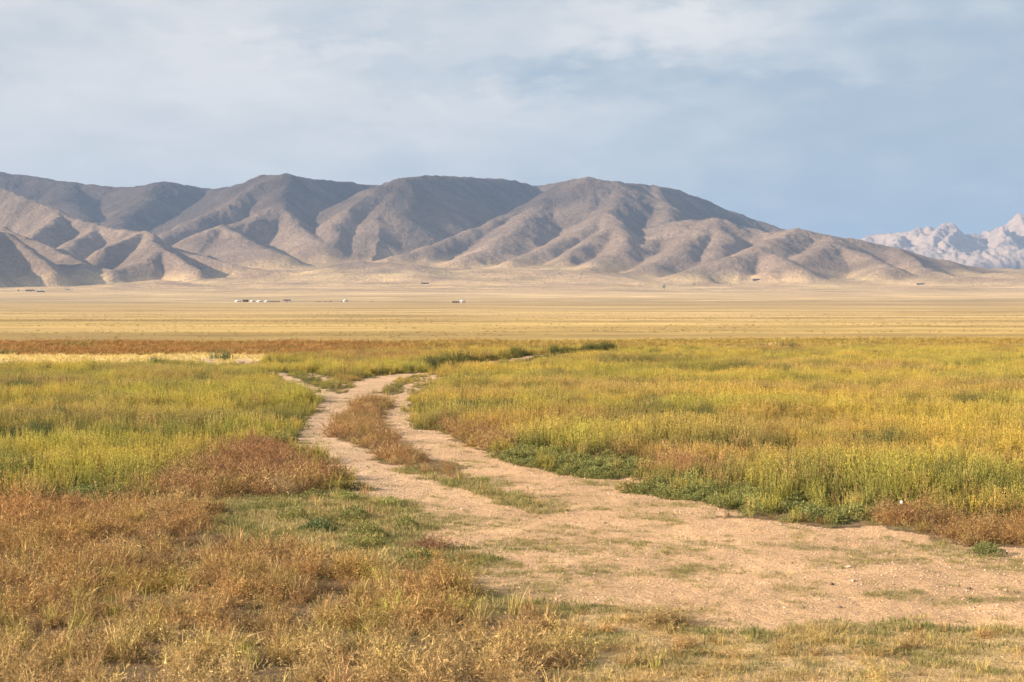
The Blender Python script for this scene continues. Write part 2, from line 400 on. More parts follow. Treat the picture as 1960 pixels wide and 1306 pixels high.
# crests: (u, v, distance) along each ridge, then slope and rounding radius
RIDGES = [
    # skyline
    ([(-500, 300, 9800), (-200, 315, 9700), (0, 330, 9300), (60, 338, 9300), (130, 350, 9300), (230, 361, 9250), (312, 350, 9000), (370, 359, 9150), (420, 364, 9200), (480, 350, 8600), (505, 339, 8400), (545, 336, 8250)], .50, 60),
    ([(545, 336, 8250), (600, 345, 8600), (660, 350, 9000), (722, 357, 9400)], .50, 50),
    ([(722, 356, 7950), (760, 344, 8050), (820, 338, 8350), (900, 342, 8900), (960, 344, 9300), (1030, 356, 9600), (1085, 348, 9500), (1150, 356, 9500)], .50, 60),
    ([(1085, 352, 8300), (1130, 341, 8100), (1185, 349, 8100), (1250, 357, 8400), (1300, 366, 8600), (1340, 380, 8700), (1400, 405, 8700), (1450, 424, 8700), (1500, 439, 8600), (1560, 462, 8500), (1620, 490, 8400)], .50, 45),
    # main front spur falling to the left
    ([(1130, 341, 8300), (1090, 356, 8200), (1040, 384, 8000), (980, 411, 7800), (900, 441, 7500), (820, 471, 7200), (745, 499, 7000)], .46, 30),
    # spurs off the main front hill
    ([(1185, 349, 8200), (1185, 372, 7900), (1165, 405, 7600), (1120, 432, 7350), (1080, 455, 7150), (1040, 478, 6950), (980, 500, 6750)], .42, 28),
    ([(1040, 384, 8000), (1015, 415, 7600), (985, 445, 7300), (940, 470, 7050), (890, 490, 6850)], .36, 36),
    ([(1165, 405, 7600), (1180, 432, 7200), (1150, 455, 7000), (1110, 480, 6800), (1090, 500, 6650)], .45, 24),
    ([(1250, 357, 8300), (1270, 395, 7850), (1280, 425, 7500), (1275, 450, 7200), (1230, 470, 6900), (1170, 490, 6650), (1120, 512, 6450)], .41, 31),
    ([(1180, 432, 7200), (1200, 455, 6950), (1190, 480, 6700)], .48, 21),
    # right front row
    ([(1270, 430, 7400), (1320, 424, 7300), (1370, 420, 7250), (1410, 432, 7250), (1450, 445, 7200), (1490, 444, 7100), (1525, 440, 7050), (1580, 449, 7050), (1620, 458, 7050), (1700, 474, 7100), (1800, 497, 7100), (1900, 520, 7200), (2000, 542, 7300), (2100, 560, 7300)], .35, 62),
    ([(1370, 420, 7250), (1340, 445, 6950), (1320, 462, 6750), (1290, 482, 6500), (1250, 505, 6300)], .40, 44),
    ([(1370, 420, 7250), (1378, 450, 6900), (1375, 475, 6650), (1360, 495, 6450)], .41, 38),
    ([(1525, 440, 7050), (1490, 462, 6700), (1450, 475, 6500), (1400, 495, 6250), (1330, 518, 6050)], .40, 48),
    ([(1450, 475, 6500), (1500, 495, 6250), (1545, 518, 6050)], .42, 36),
    ([(1580, 449, 7050), (1595, 465, 6750), (1560, 485, 6450), (1520, 505, 6250), (1480, 522, 6100)], .37, 44),
    ([(1595, 465, 6750), (1650, 487, 6500), (1700, 512, 6200)], .42, 36),
    ([(1700, 474, 7100), (1730, 492, 6700), (1790, 522, 6300)], .40, 40),
    # back range behind
    ([(545, 336, 8250), (505, 352, 8150), (468, 372, 8000), (430, 396, 7800), (370, 426, 7550), (312, 457, 7300)], .50, 26),
    ([(545, 336, 8250), (552, 365, 8000), (530, 395, 7750), (480, 418, 7500), (430, 432, 7300), (400, 440, 7200)], .48, 40),
    ([(530, 395, 7750), (580, 440, 7400), (625, 468, 7150)], .46, 30),
    ([(430, 432, 7300), (470, 462, 7000), (540, 490, 6750)], .40, 30),
    ([(722, 356, 7950), (700, 376, 7800), (672, 402, 7600), (648, 432, 7400), (632, 462, 7200)], .52, 30),
    ([(760, 344, 8050), (738, 400, 7700), (705, 450, 7400), (690, 480, 7200)], .42, 70),
    ([(900, 362, 8700), (880, 398, 8350), (850, 436, 8050)], .34, 120),
    ([(312, 350, 9000), (290, 375, 8700), (250, 405, 8300), (225, 430, 8000)], .48, 50),
    ([(130, 350, 9300), (120, 380, 8800), (150, 410, 8300)], .42, 60),
    # left front rows
    ([(-500, 310, 8300), (-200, 325, 8100), (-60, 345, 7950), (0, 362, 7800), (60, 384, 7600), (120, 408, 7400), (188, 431, 7200), (240, 445, 7000), (267, 443, 6850), (300, 462, 6700), (350, 485, 6550), (420, 503, 6450), (510, 522, 6350)], .50, 22),
    ([(120, 408, 7400), (100, 430, 7100), (60, 450, 6900)], .50, 22), ([(188, 431, 7200), (150, 462, 6800), (130, 475, 6700)], .50, 20),
    ([(267, 443, 6850), (230, 462, 6600), (200, 475, 6450)], .55, 18),
    ([(267, 443, 6850), (312, 478, 6350), (280, 495, 6200), (215, 515, 6050)], .52, 22),
    ([(312, 478, 6350), (350, 500, 6150), (378, 522, 6000)], .62, 14),
    ([(-500, 380, 7200), (-200, 400, 6900), (-60, 420, 6700), (0, 436, 6600), (40, 454, 6500), (100, 478, 6350), (160, 500, 6200), (212, 514, 6100)], .50, 20),
    ([(-400, 380, 6100), (-200, 395, 6050), (-100, 412, 6050), (-40, 428, 6050), (10, 448, 6050), (55, 480, 5950), (105, 520, 5800)], .62, 18),
    ([(-40, 428, 6050), (-60, 480, 5700), (-100, 520, 5500)], .5, 25),
    ([(160, 500, 6200), (150, 520, 6000), (130, 540, 5850)], .45, 20),
    # low swells at the foot
    ([(680, 508, 6200), (740, 507, 6100), (800, 512, 6000), (850, 525, 5850)], .16, 40),
    ([(560, 520, 6300), (640, 515, 6350)], .12, 60), ([(230, 545, 5400), (300, 538, 5500)], .10, 60), ([(900, 528, 5900), (1000, 522, 6100)], .10, 60),
]
def build_hills():
    rows = np.concatenate([np.linspace(Dseam, 5300, 40, endpoint=False), np.linspace(5300, 9500, 560, endpoint=False), np.linspace(9500, 12000, 60)])
    tt = np.concatenate([np.linspace(-3, -.44, 30, endpoint=False), np.linspace(-.44, .44, 1080), np.linspace(.44, 3, 31)[1:]])
    Y = np.repeat(rows[:, None], len(tt), 1); X = Y * tt[None, :]
    UU = 980 + F * X / Y
    apr = 18 + 50 * ss(330, 560, UU) * (1 - ss(1080, 1330, UU)) + 14 * ss(1200, 1500, UU)
    base = plain_z(Y) + apr * (np.clip(Y - 5000, 0, 2600) / 1800) ** 1.35
    wx = X + 26 * fbm(X / 420, Y / 420, 21, 3); wy = Y + 26 * fbm(X / 420, Y / 420, 22, 3)
    fade = 0
    Z = np.full(X.shape, -500.0)
    core = (X > -5500) & (X < 4200)
    for pts, sl, rad in RIDGES:
        W = [P3(*p) for p in pts]
        for (x1, y1, z1), (x2, y2, z2) in zip(W[:-1], W[1:]):
            reach = 1700
            msk = core & (X > min(x1, x2) - reach) & (X < max(x1, x2) + reach) & (Y > min(y1, y2) - reach) & (Y < max(y1, y2) + reach)
            xs, ys = wx[msk], wy[msk]; dx, dy = x2 - x1, y2 - y1; L2 = dx * dx + dy * dy
            tp = np.clip(((xs - x1) * dx + (ys - y1) * dy) / L2, 0, 1)
            d = np.hypot(xs - x1 - tp * dx, ys - y1 - tp * dy)
            d = np.sqrt(d * d + rad * rad) - rad
            east = np.tanh((xs - x1 - tp * dx) / 60.0); run = min(1.0, abs(dy) / (abs(dx) + 1.0))
            z = z1 + (z2 - z1) * tp - sl * (1 + run * np.where(east > 0, .32, .02) * np.abs(east)) * 1.12 * d * (1.15 - .15 * np.minimum(d / 400, 2.0))
            a = Z[msk]; k = 9.0                                 # smooth maximum
            hh = np.clip(.5 + .5 * (z - a) / k, 0, 1)
            Z[msk] = a + (z - a) * hh + k * hh * (1 - hh)
    # plain hills continue outside the picture's width
    far = 250 * (1 + .6 * fbm(X / 1500, Y / 1500, 61, 4)) * ss(6500, 8800, Y) + base
    Z = np.where(np.abs(X) > 3600, np.maximum(Z, far - 60 - 900 * ss(5200, 3300, np.abs(X))), Z)
    rel = Z - base
    am = np.clip(rel / 160, 0, 1)
    # gullies and rock on the slopes
    gul = ridged(X / 240 + .2 * fbm(X / 90, Y / 90, 3, 2), Y / 420, 44, 4, .5)
    rel = rel + am * (5 * (gul - .6) + 3.2 * (ridged(wx / 95, wy / 210, 47, 4, .6) - .7) + 2.0 * fbm(X / 110, Y / 110, 45, 4, .5)) + np.clip(rel / 60, 0, 1) * 1.1 * fbm(X / 22, Y / 22, 46, 3, .65)
    k = 7.0
    rel = np.where(rel > 8 * k, rel, k * np.log1p(np.exp(np.clip(rel, -300, 8 * k) / k)))
    fan = 18 * (fbm(X / 600, Y / 300, 81, 4) + .1) * ss(5200, 6200, Y)
    rel = rel + fan * (1 - am) + 1.2 * fbm(X / 60, Y / 40, 82, 4) * ss(4900, 5400, Y) * (1 - am)
    # drainage channel on the fan
    Zf = base + rel
    pq = fbm(X / 380, Y / 260, 95, 4)[..., None]
    low = np.array((.66, .465, .265)) * (1 - .22 * ss(5600, 6800, Y))[..., None] + pq * np.array((.10, .09, .03)); slope = np.array((.170, .130, .113)); warm = np.array((.335, .240, .178))
    h = ss(-6, 55, rel + 22 * fbm(X / 160, Y / 160, 90, 4))[..., None]
    wv = (ss(8700, 6700, Y) * .9 + .35 * fbm(X / 400, Y / 400, 91, 4))[..., None]  # back range darker, front hills warmer: shade and sunlight partly put into the colour
    A = low * (1 - h) + (slope * (1 - np.clip(wv, 0, 1)) + warm * np.clip(wv, 0, 1)) * h
    pat = np.clip(.5 + .8 * fbm(X / 250, Y / 140, 93, 5), 0, 1)[..., None]
    A = A * (.84 + .30 * pat)
    me = grid_mesh('hills', X, Y, Zf, {'albedo': np.clip(A, .01, .9)})
    o = link('hills', me, hill_material()); tag(o, 'brown rounded hills with shadowed gullies behind the plain', None, None, 'structure')
    return X, Y, Zf
HX, HY, HZ = build_hills()

def build_far_range():
    xs = np.linspace(2200, 11000, 620); ys = np.linspace(14500, 21000, 330)
    X, Y = np.meshgrid(xs, ys)
    Z = np.full(X.shape, -400.0)
    RR = [([(1560, 492, 18500), (1640, 464, 18000), (1668, 453, 17800), (1700, 457, 17600), (1740, 446, 17400), (1790, 433, 17200), (1832, 437, 17000), (1850, 450, 17200), (1880, 452, 17500), (1920, 436, 17600), (1960, 421, 17600), (2050, 400, 17500), (2200, 390, 17500), (2500, 400, 17500)], .55),
          ([(1832, 437, 17000), (1800, 470, 16300), (1760, 490, 15900)], .6), ([(1920, 441, 17300), (1925, 460, 16600), (1900, 480, 16200), (1850, 495, 15900)], .6), ([(1740, 446, 17400), (1700, 475, 16600)], .6),
          ([(1790, 433, 17200), (1770, 465, 16500)], .6), ([(1960, 421, 17600), (1990, 460, 16600), (1960, 490, 16000)], .55), ([(1700, 500, 15900), (1800, 492, 15700), (1900, 486, 15600), (2050, 470, 15500), (2400, 460, 15500)], .4), ([(2050, 400, 17500), (2080, 450, 16500)], .6)]
    wx = X + 90 * fbm(X / 500, Y / 500, 121, 4); wy = Y + 90 * fbm(X / 500, Y / 500, 122, 4)
    for pts, sl in RR:
        W = [P3(*p) for p in pts]
        for (x1, y1, z1), (x2, y2, z2) in zip(W[:-1], W[1:]):
            dx, dy = x2 - x1, y2 - y1
            tp = np.clip(((wx - x1) * dx + (wy - y1) * dy) / (dx * dx + dy * dy), 0, 1)
            d = np.hypot(wx - x1 - tp * dx, wy - y1 - tp * dy)
            Z = np.maximum(Z, z1 + (z2 - z1) * tp - sl * d)
    am = np.clip(Z / 300, 0, 1)
    Z = Z + am * (60 * (ridged(X / 600, Y / 1100, 130, 7, .6) - 1.0) + 10 * fbm(X / 110, Y / 110, 131, 4, .6))
    Z = np.maximum(Z, 60 + (Y - 14000) * .02)
    hi = ss(230, 420, Z + 60 * fbm(X / 300, Y / 300, 133, 4))[..., None]
    A = np.array((.11, .09, .085)) * (1 - hi) + np.array((.46, .35, .29)) * hi  # pale rock; the shaded foot and lit tops are painted into its colour
    me = grid_mesh('mountains', X, Y, Z, {'albedo': A})
    o = link('mountains', me, hill_material()); tag(o, 'pale rocky mountains on the far right horizon', None, None, 'structure')
build_far_range()

# valley floor behind the hills so nothing opens to the void
def build_back():
    xs = np.linspace(-42000, 42000, 60); ys = np.linspace(12000, 40000, 24); X, Y = np.meshgrid(xs, ys)
    me = grid_mesh('valley_floor', X, Y, np.full(X.shape, plain_z(12000) - 20.0) - (Y - 12000) * .001, {'albedo': np.ones((*X.shape, 3)) * np.array((.40, .31, .21))})
    tag(link('valley_floor', me, bpy.data.materials['hill_slopes']), 'dry valley floor beyond the hills', None, None, 'structure')
build_back()

# ------------------------------------------------------------------ plant prototypes
rnd = np.random.default_rng(7)
class PB:
    def __init__(s): s.v = []; s.f = []; s.h = []; s.r = []
    def strip(s, pts, w, side, hh, r):
        """tapering ribbon through pts; hh = colour height per point"""
        n0 = len(s.v); n = len(pts)
        for i, p in enumerate(pts):
            ww = w * (1 - .85 * i / (n - 1)) * .5
            if i == n - 1: s.v.append(tuple(p)); s.h.append(hh[i]); s.r.append(r)
            else:
                s.v.append(tuple(p - side * ww)); s.v.append(tuple(p + side * ww)); s.h += [hh[i]] * 2; s.r += [r] * 2
        for i in range(n - 2): s.f.append((n0 + 2 * i, n0 + 2 * i + 1, n0 + 2 * i + 3, n0 + 2 * i + 2))
        s.f.append((n0 + 2 * (n - 2), n0 + 2 * (n - 2) + 1, n0 + 2 * (n - 1)))
    def leaf(s, p, d, side, L, w, hh, r):
        n0 = len(s.v)
        s.v += [tuple(p), tuple(p + d * L * .45 + side * w * .5), tuple(p + d * L), tuple(p + d * L * .45 - side * w * .5)]
        s.f.append((n0, n0 + 1, n0 + 2, n0 + 3)); s.h += [hh] * 4; s.r += [r] * 4
    def mesh(s, name, mat):
        me = bpy.data.meshes.new(name); me.from_pydata(s.v, [], s.f); me.update()
        for k, a in (('hh', s.h), ('rnd', s.r)):
            x = me.attributes.new(k, 'FLOAT', 'POINT'); x.data.foreach_set('value', np.array(a, np.float32))
        me.materials.append(mat); return me
def U(a=0., b=1.): return float(rnd.uniform(a, b))
def unit(v): v = np.array(v, float); return v / max(1e-9, np.linalg.norm(v))
def rside(d):
    q = unit(rnd.normal(size=3)); return unit(np.cross(d, q))

def stalk_weed(nst, hgt, rad, nl=34):
    """clump of upright plumed stems, leafy below, seed spikes above (unit height ~hgt)"""
    b = PB()
    for _ in range(nst):
        a = U(0, 6.283); r0 = rad * math.sqrt(U()); base = np.array((r0 * math.cos(a), r0 * math.sin(a), 0))
        h = hgt * U(.62, 1.08); lean = np.array((math.cos(a) * U(-.02, .16), math.sin(a) * U(-.02, .16), 1)); lean = unit(lean + rnd.normal(size=3) * (.06, .06, 0))
        pts = [base + lean * h * t + np.array((U(-1, 1), U(-1, 1), 0)) * .008 for t in (0, .35, .7, 1)]
        b.strip(pts, .007, rside(lean), (.0, .3, .8, 1), U())
        for i in range(nl):
            t = U(.12, 1.0) ** .75; p = base + lean * h * t; ang = U(0, 6.283); o = np.array((math.cos(ang), math.sin(ang), 0))
            up = U(1.2, 3.4) if t > .45 else U(.2, 1.2)
            d = unit(o + np.array((0, 0, up))); L = (U(.012, .028) if t > .45 else U(.02, .045)) * (1.15 - .5 * t) * 1.15
            b.leaf(p, d, rside(d), L, L * U(.22, .38), min(1, max(0, t * 1.15 - .1 + U(-.1, .1))), U())
    return b
def tangle_weed(nbr, rad, hgt):
    """domed tangle of thin dry twigs"""
    b = PB()
    for _ in range(nbr):
        a = U(0, 6.283); el = math.asin(U(.05, 1)); d = np.array((math.cos(a) * math.cos(el), math.sin(a) * math.cos(el), math.sin(el) * hgt / rad))
        L = rad * U(.6, 1.1); p = np.array((U(-1, 1), U(-1, 1), 0)) * rad * .25; pts = [p.copy()]; dd = d.copy()
        for k in range(3):
            dd = dd + rnd.normal(size=3) * .28; p = p + dd * L / 3; p[2] = max(p[2], .004); pts.append(p.copy())
        b.strip(pts, .004, rside(unit(d)), (0, .4, .8, 1), U())
        for k in range(13):
            i = int(U(1, 3.99)); f = U(); q = pts[i - 1] * (1 - f) + pts[i] * f
            t = unit(dd + rnd.normal(size=3) * .9); l2 = U(.02, .06); e = q + t * l2; e[2] = max(e[2], .003)
            b.strip([q, e], .0038 * U(.6, 1.6), rside(t), (.5, 1), U())
            if U() < .7: b.leaf(e - t * l2 * .4, unit(t + rnd.normal(size=3) * .6), rside(t), U(.009, .02), U(.004, .008), U(.5, 1), U())
    return b
def grass_tuft(nb, rad, h, arch=.6, w=.005):
    b = PB()
    for _ in range(nb):
        a = U(0, 6.283); r0 = rad * math.sqrt(U()); p = np.array((r0 * math.cos(a), r0 * math.sin(a), 0)); o = np.array((math.cos(a + U(-1, 1)), math.sin(a + U(-1, 1)), 0))
        L = h * U(.5, 1.15); k = arch * U(.2, 1.3); pts = [p]
        for i in range(1, 4):
            t = i / 3; pts.append(p + np.array((0, 0, 1)) * L * (t - .28 * k * t * t) + o * L * k * .55 * t ** 2)
        b.strip(pts, w * U(.7, 1.4), unit(np.cross(o, (0, 0, 1)) + rnd.normal(size=3) * .4), (0, .35, .7, 1), U())
    return b
def leafy_mat(n, rad, h):
    b = PB()
    for _ in range(n):
        a = U(0, 6.283); q = math.sqrt(U()); z = h * (1 - q * q) * U(.35, 1.05); p = np.array((rad * q * math.cos(a), rad * q * math.sin(a), max(.004, z)))
        for k in range(3):
            d = unit(np.array((U(-1, 1), U(-1, 1), U(.1, 1.2)))); L = U(.010, .026)
            b.leaf(p, d, rside(d), L, L * U(.3, .5), min(1, z / h + U(-.2, .2)), U())
    return b
def pebble(s):
    b = PB(); import itertools
    n0 = []
    rings = 4; seg = 7
    V = [(0, 0, -.6)]
    for i in range(1, rings):
        ph = math.pi * i / rings
        for j in range(seg):
            th = 2 * math.pi * j / seg; r_ = U(.82, 1.12); V.append((math.sin(ph) * math.cos(th) * r_, math.sin(ph) * math.sin(th) * r_ * .8, -math.cos(ph) * .55 * r_))
    V.append((0, 0, .6)); Fc = []
    for j in range(seg): Fc.append((0, 1 + (j + 1) % seg, 1 + j)); Fc.append((len(V) - 1, 1 + (rings - 2) * seg + j, 1 + (rings - 2) * seg + (j + 1) % seg))
    for i in range(rings - 2):
        for j in range(seg): a = 1 + i * seg + j; c = 1 + i * seg + (j + 1) % seg; Fc.append((a, c, c + seg, a + seg))
    b.v = V; b.f = Fc; b.h = [1] * len(V); b.r = [U()] * len(V)
    return b

M_plant = plant_material('weed_leaves', .30, .38); M_dry = plant_material('dry_twigs', .18, .50); M_stone = plant_material('pebble_stone', 0.0, .2)
def protos(kind, builders, mat):
    col = bpy.data.collections.new(kind + '_shapes')
    for i, b in enumerate(builders):
        me = b.mesh(kind, mat); o = bpy.data.objects.new('%s_%02d' % (kind, i), me); col.objects.link(o)
    return col, len(builders)
K_STALK = protos('upright_weed', [stalk_weed(15, .36, .11) for _ in range(6)] + [stalk_weed(24, .27, .17) for _ in range(3)] + [stalk_weed(7, .43, .06, 30)], M_plant)
K_TANG = protos('dry_weed', [tangle_weed(52, .19, .19) for _ in range(6)], M_dry)
K_GRASS = protos('grass_tuft', [grass_tuft(34, .05, .22, .8, .0055) for _ in range(4)], M_dry)
K_TURF = protos('turf_tuft', [grass_tuft(46, .10, .045, 1.1, .005) for _ in range(5)], M_plant)
K_MAT = protos('leafy_mat', [leafy_mat(230, .15, .09) for _ in range(4)], M_plant)
K_PEB = protos('pebble', [pebble(i) for i in range(6)], M_stone)

def scatter_tree(col):
    g = bpy.data.node_groups.new('scatter_' + col.name, 'GeometryNodeTree')
    g.interface.new_socket('Geometry', in_out='INPUT', socket_type='NodeSocketGeometry'); g.interface.new_socket('Geometry', in_out='OUTPUT', socket_type='NodeSocketGeometry')
    n, l = g.nodes, g.links
    gi, go = n.new('NodeGroupInput'), n.new('NodeGroupOutput')
    ci = n.new('GeometryNodeCollectionInfo'); ci.inputs['Collection'].default_value = col; ci.inputs['Separate Children'].default_value = True; ci.inputs['Reset Children'].default_value = True
    ip = n.new('GeometryNodeInstanceOnPoints'); ip.inputs['Pick Instance'].default_value = True
    def na(name, t):
        a = n.new('GeometryNodeInputNamedAttribute'); a.data_type = t; a.inputs['Name'].default_value = name
        return [o for o in a.outputs if o.enabled and o.name == 'Attribute'][0]
    l.new(gi.outputs[0], ip.inputs['Points']); l.new(ci.outputs[0], ip.inputs['Instance']); l.new(na('pick', 'INT'), ip.inputs['Instance Index'])
    e2r = n.new('FunctionNodeEulerToRotation'); l.new(na('rot', 'FLOAT_VECTOR'), e2r.inputs[0]); l.new(e2r.outputs[0], ip.inputs['Rotation']); l.new(na('siz', 'FLOAT_VECTOR'), ip.inputs['Scale'])
    l.new(ip.outputs[0], go.inputs[0]); return g
def scatter(name, kinds, P, size, tint, low, label, cat=None, tilt=.12):
    col, nk = kinds; n = len(P)
    me = bpy.data.meshes.new(name); me.vertices.add(n); me.vertices.foreach_set('co', P.astype(np.float32).ravel())
    g = np.random.default_rng(n + 3)
    def put(k, t, f, d): a = me.attributes.new(k, t, 'POINT'); a.data.foreach_set(f, np.ascontiguousarray(d).ravel())
    put('pick', 'INT', 'value', g.integers(0, nk, n).astype(np.int32))
    put('rot', 'FLOAT_VECTOR', 'vector', np.stack([g.normal(0, tilt, n), g.normal(0, tilt, n), g.uniform(0, 6.283, n)], 1).astype(np.float32))
    if size.ndim == 1: size = np.repeat(size[:, None], 3, 1)
    put('siz', 'FLOAT_VECTOR', 'vector', size.astype(np.float32))
    for k, c in (('tint', tint), ('tint_low', low)):
        put(k, 'FLOAT_COLOR', 'color', np.concatenate([np.clip(c, .005, .9), np.ones((n, 1))], 1).astype(np.float32))
    o = link(name, me); tag(o, label, cat, None, 'stuff')
    md = o.modifiers.new('scatter', 'NODES'); md.node_group = scatter_tree(col)
    print(name, n); return o

def sample(y0, y1, dens, seed, spread=.345, extra=1.2):
    g = np.random.default_rng(seed)
    area = spread * (y1 ** 2 - y0 ** 2) + 2 * extra * (y1 - y0); n = int(area * dens)
    yy = np.sqrt(g.uniform(y0 ** 2, y1 ** 2, n)); x = g.uniform(-1, 1, n) * (spread * yy + extra)
    return x, yy, g
def lerp(a, b, t): t = np.clip(t, 0, 1)[:, None]; return np.array(a) * (1 - t) + np.array(b) * t
def over(c, b, t): t = np.clip(t, 0, 1)[:, None]; return c * (1 - t) + np.array(b) * t

# colour patches inside the fields: (u, v, ru, rv, colour, weight)
GOLD, LIME, RUST, DARK, TAN, OLIVE = (.61, .455, .11), (.47, .425, .10), (.40, .235, .105), (.13, .145, .065), (.54, .36, .17), (.32, .275, .10)
PATCH = [(1300, 905, 160, 8, DARK, .8), (1700, 862, 90, 8, DARK, .6), (1560, 880, 160, 10, RUST, .5), (1250, 700, 120, 5, DARK, .7), (1500, 683, 120, 5, OLIVE, .8), (1380, 715, 200, 5, DARK, .6), (1130, 730, 90, 5, DARK, .5),
         (1900, 750, 100, 6, OLIVE, .8), (1080, 812, 140, 14, RUST, .7), (1500, 808, 60, 8, RUST, .5), (1250, 800, 60, 6, DARK, .7), (700, 690, 200, 6, RUST, .55), (330, 700, 70, 4, DARK, .8), (180, 700, 50, 3, DARK, .5),
         (100, 820, 180, 9, DARK, .65), (300, 845, 120, 8, DARK, .6), (180, 728, 110, 5, OLIVE, .7), (420, 748, 120, 6, OLIVE, .8), (550, 800, 70, 14, DARK, .6), (160, 780, 80, 5, DARK, .5), (60, 750, 80, 5, OLIVE, .6),
         (200, 870, 170, 20, LIME, .7), (100, 930, 120, 20, LIME, .5), (1700, 960, 250, 20, LIME, .7), (1300, 930, 120, 18, OLIVE, .8), (1550, 960, 200, 14, DARK, .45), (1850, 975, 120, 12, DARK, .4), (820, 815, 40, 30, OLIVE, .7),
         (630, 745, 60, 10, OLIVE, .9), (560, 730, 80, 8, OLIVE, .6), (1850, 690, 200, 8, LIME, .6), (1500, 745, 250, 10, LIME, .4), (1000, 765, 150, 12, LIME, .4), (1000, 850, 120, 10, TAN, .5), (50, 960, 80, 12, TAN, .6),
         (820, 745, 60, 8, OLIVE, .5), (1420, 770, 300, 12, GOLD, .5), (1750, 820, 250, 16, GOLD, .6), (1250, 850, 120, 10, GOLD, .5), (250, 800, 200, 10, GOLD, .4), (750, 748, 40, 8, OLIVE, .9), (1750, 1010, 60, 10, DARK, .3)]
def field_tint(x, y, g):
    u, v = to_img(x, y)
    n1 = fbm(x / 4.5, y / 4.5, 201, 3); n2 = fbm(x / 2.2, y / 2.2, 202, 3); n3 = fbm(x / 7, y / 9, 203, 3)
    c = lerp(GOLD, LIME, .45 + .9 * n1 + g.normal(0, .12, len(x)))
    c = over(c, TAN, 1.2 * (n3 - .12) + g.normal(0, .1, len(x)))
    c = over(c, OLIVE, 1.8 * (n2 - .10))
    c = over(c, DARK, 2.2 * (-n2 - .30))
    c = over(c, RUST, 1.6 * (fbm(x / 3, y / 3, 204, 3) - .42))
    for a, b, cu, cv, col, w in PATCH:
        t = np.exp(-(((u - a) / cu) ** 2 + ((v - b) / cv) ** 2) * 1.0); t = t * (1 + .5 * n2)
        c = over(c, col, w * t)
    c = np.where(((u < 640))[:, None], c * np.array((.92, .98, .95)), c); rare = g.uniform(0, 1, len(x)); c = over(c, RUST, (rare < .04) * .6); c = over(c, (.62, .42, .20), (rare > .965) * .6)
    return c * g.uniform(.86, 1.34, len(x))[:, None] * np.array((1.04, 1.0, .92))

# ---- fields of upright weeds
x, y, g = sample(12.5, 86, 27, 11)
zz = zone(x, y); keep = zz == FIELD
u, v = to_img(x, y)
lowz = (zz == GMAT) & (g.uniform(0, 1, len(x)) < .10)
keep = keep | lowz
thin = fbm(x / 1.6, y / 1.6, 300, 3); keep &= (thin > -.62) | (g.uniform(0, 1, len(x)) < .4)
x, y, u, v = x[keep], y[keep], u[keep], v[keep]; gg = np.random.default_rng(5)
top = field_tint(x, y, gg)
hs = (.92 + .30 * fbm(x / 3.2, y / 3.2, 210, 3) + .12 * fbm(x / .7, y / .7, 211, 2)) * gg.uniform(.8, 1.15, len(x)) * (1 - .15 * ss(60, 80, y))
# low at the edges of the tracks
edge = np.zeros(len(x)); 
for k in range(6):
    a_ = k * math.pi / 3; zq = zone(x + .45 * math.cos(a_), y + .45 * math.sin(a_)); edge += (zq == BARE)
hs *= 1 - .45 * np.clip(edge / 3, 0, 1) * gg.uniform(.4, 1.2, len(x))
hs = np.where((y > 40) & (edge > 0), hs * .6, hs)
hs *= 1 - .5 * np.exp(-((u - 440) / 90) ** 2 - ((v - 706) / 13) ** 2)
darkrow = np.zeros(len(x))
dd, sd = seg_dist(x, y, FARTRACK)
onfar = (y > 57) & (y < 88)
nr = fbm(x / 2.5, y / 2.5, 88, 2)
row1 = onfar & (sd < 0) & (np.abs(dd - 1.5) < .45 + .4 * nr) & (nr > -.25); row2 = onfar & (y > 62) & (dd < .40)
top = over(top, (.085, .105, .045), (row1 | row2) * .75); hs = np.where(row1, hs * 1.35, np.where(row2, hs * .85, hs))
low = top * .38 + np.array((.060, .095, .030)) * .6  # greener stem bases, also darkened to paint the shade in the gaps
P = np.stack([x, y, ground_z(x, y) - .01], 1)
wd = hs * gg.uniform(.85, 1.2, len(x))
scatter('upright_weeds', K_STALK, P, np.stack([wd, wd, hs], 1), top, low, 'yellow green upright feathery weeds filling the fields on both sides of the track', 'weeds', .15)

def near_bare(x, y, r):
    k_ = np.zeros(len(x))
    for i in range(6): k_ += zone(x + r * math.cos(i * 1.047), y + r * math.sin(i * 1.047)) == BARE
    return k_
# ---- brown dry tangled weeds
x, y, g = sample(8.6, 40, 44, 21)
zz = zone(x, y); u, v = to_img(x, y); r_ = g.uniform(0, 1, len(x))
mixd = fbm(x / .9, y / .9, 401, 3)
keep = ((zz == BRN) & (r_ < .95 + .3 * mixd)) | ((zz == MIX) & (r_ < .10 + .8 * np.clip(mixd - .02, 0, 1) * (u < 1600) * (v > 1210) + .4 * np.clip(mixd - .2, 0, 1))) | ((zz == TRF) & (r_ < .05 + .5 * np.clip(mixd - .2, 0, 1))) | ((zz == GMAT) & (r_ < .03))
keep |= (zz == FIELD) & (r_ < .02)
keep &= (near_bare(x, y, .16) == 0) | (r_ < .12) | (inpoly(MEDIAN, u, v) & (near_bare(x, y, .05) == 0))
x, y, u, v, zz, mixd = x[keep], y[keep], u[keep], v[keep], zz[keep], mixd[keep]; g = np.random.default_rng(6); n = len(x)
n1 = fbm(x / 1.1, y / 1.1, 410, 3); n2 = fbm(x / .5, y / .5, 411, 3)
c = lerp((.36, .215, .105), (.50, .30, .135), .5 + .9 * n1 + g.normal(0, .15, n))
c = over(c, (.46, .36, .10), 1.3 * (n2 - .15) * (1 + ss(1080, 1280, v)))
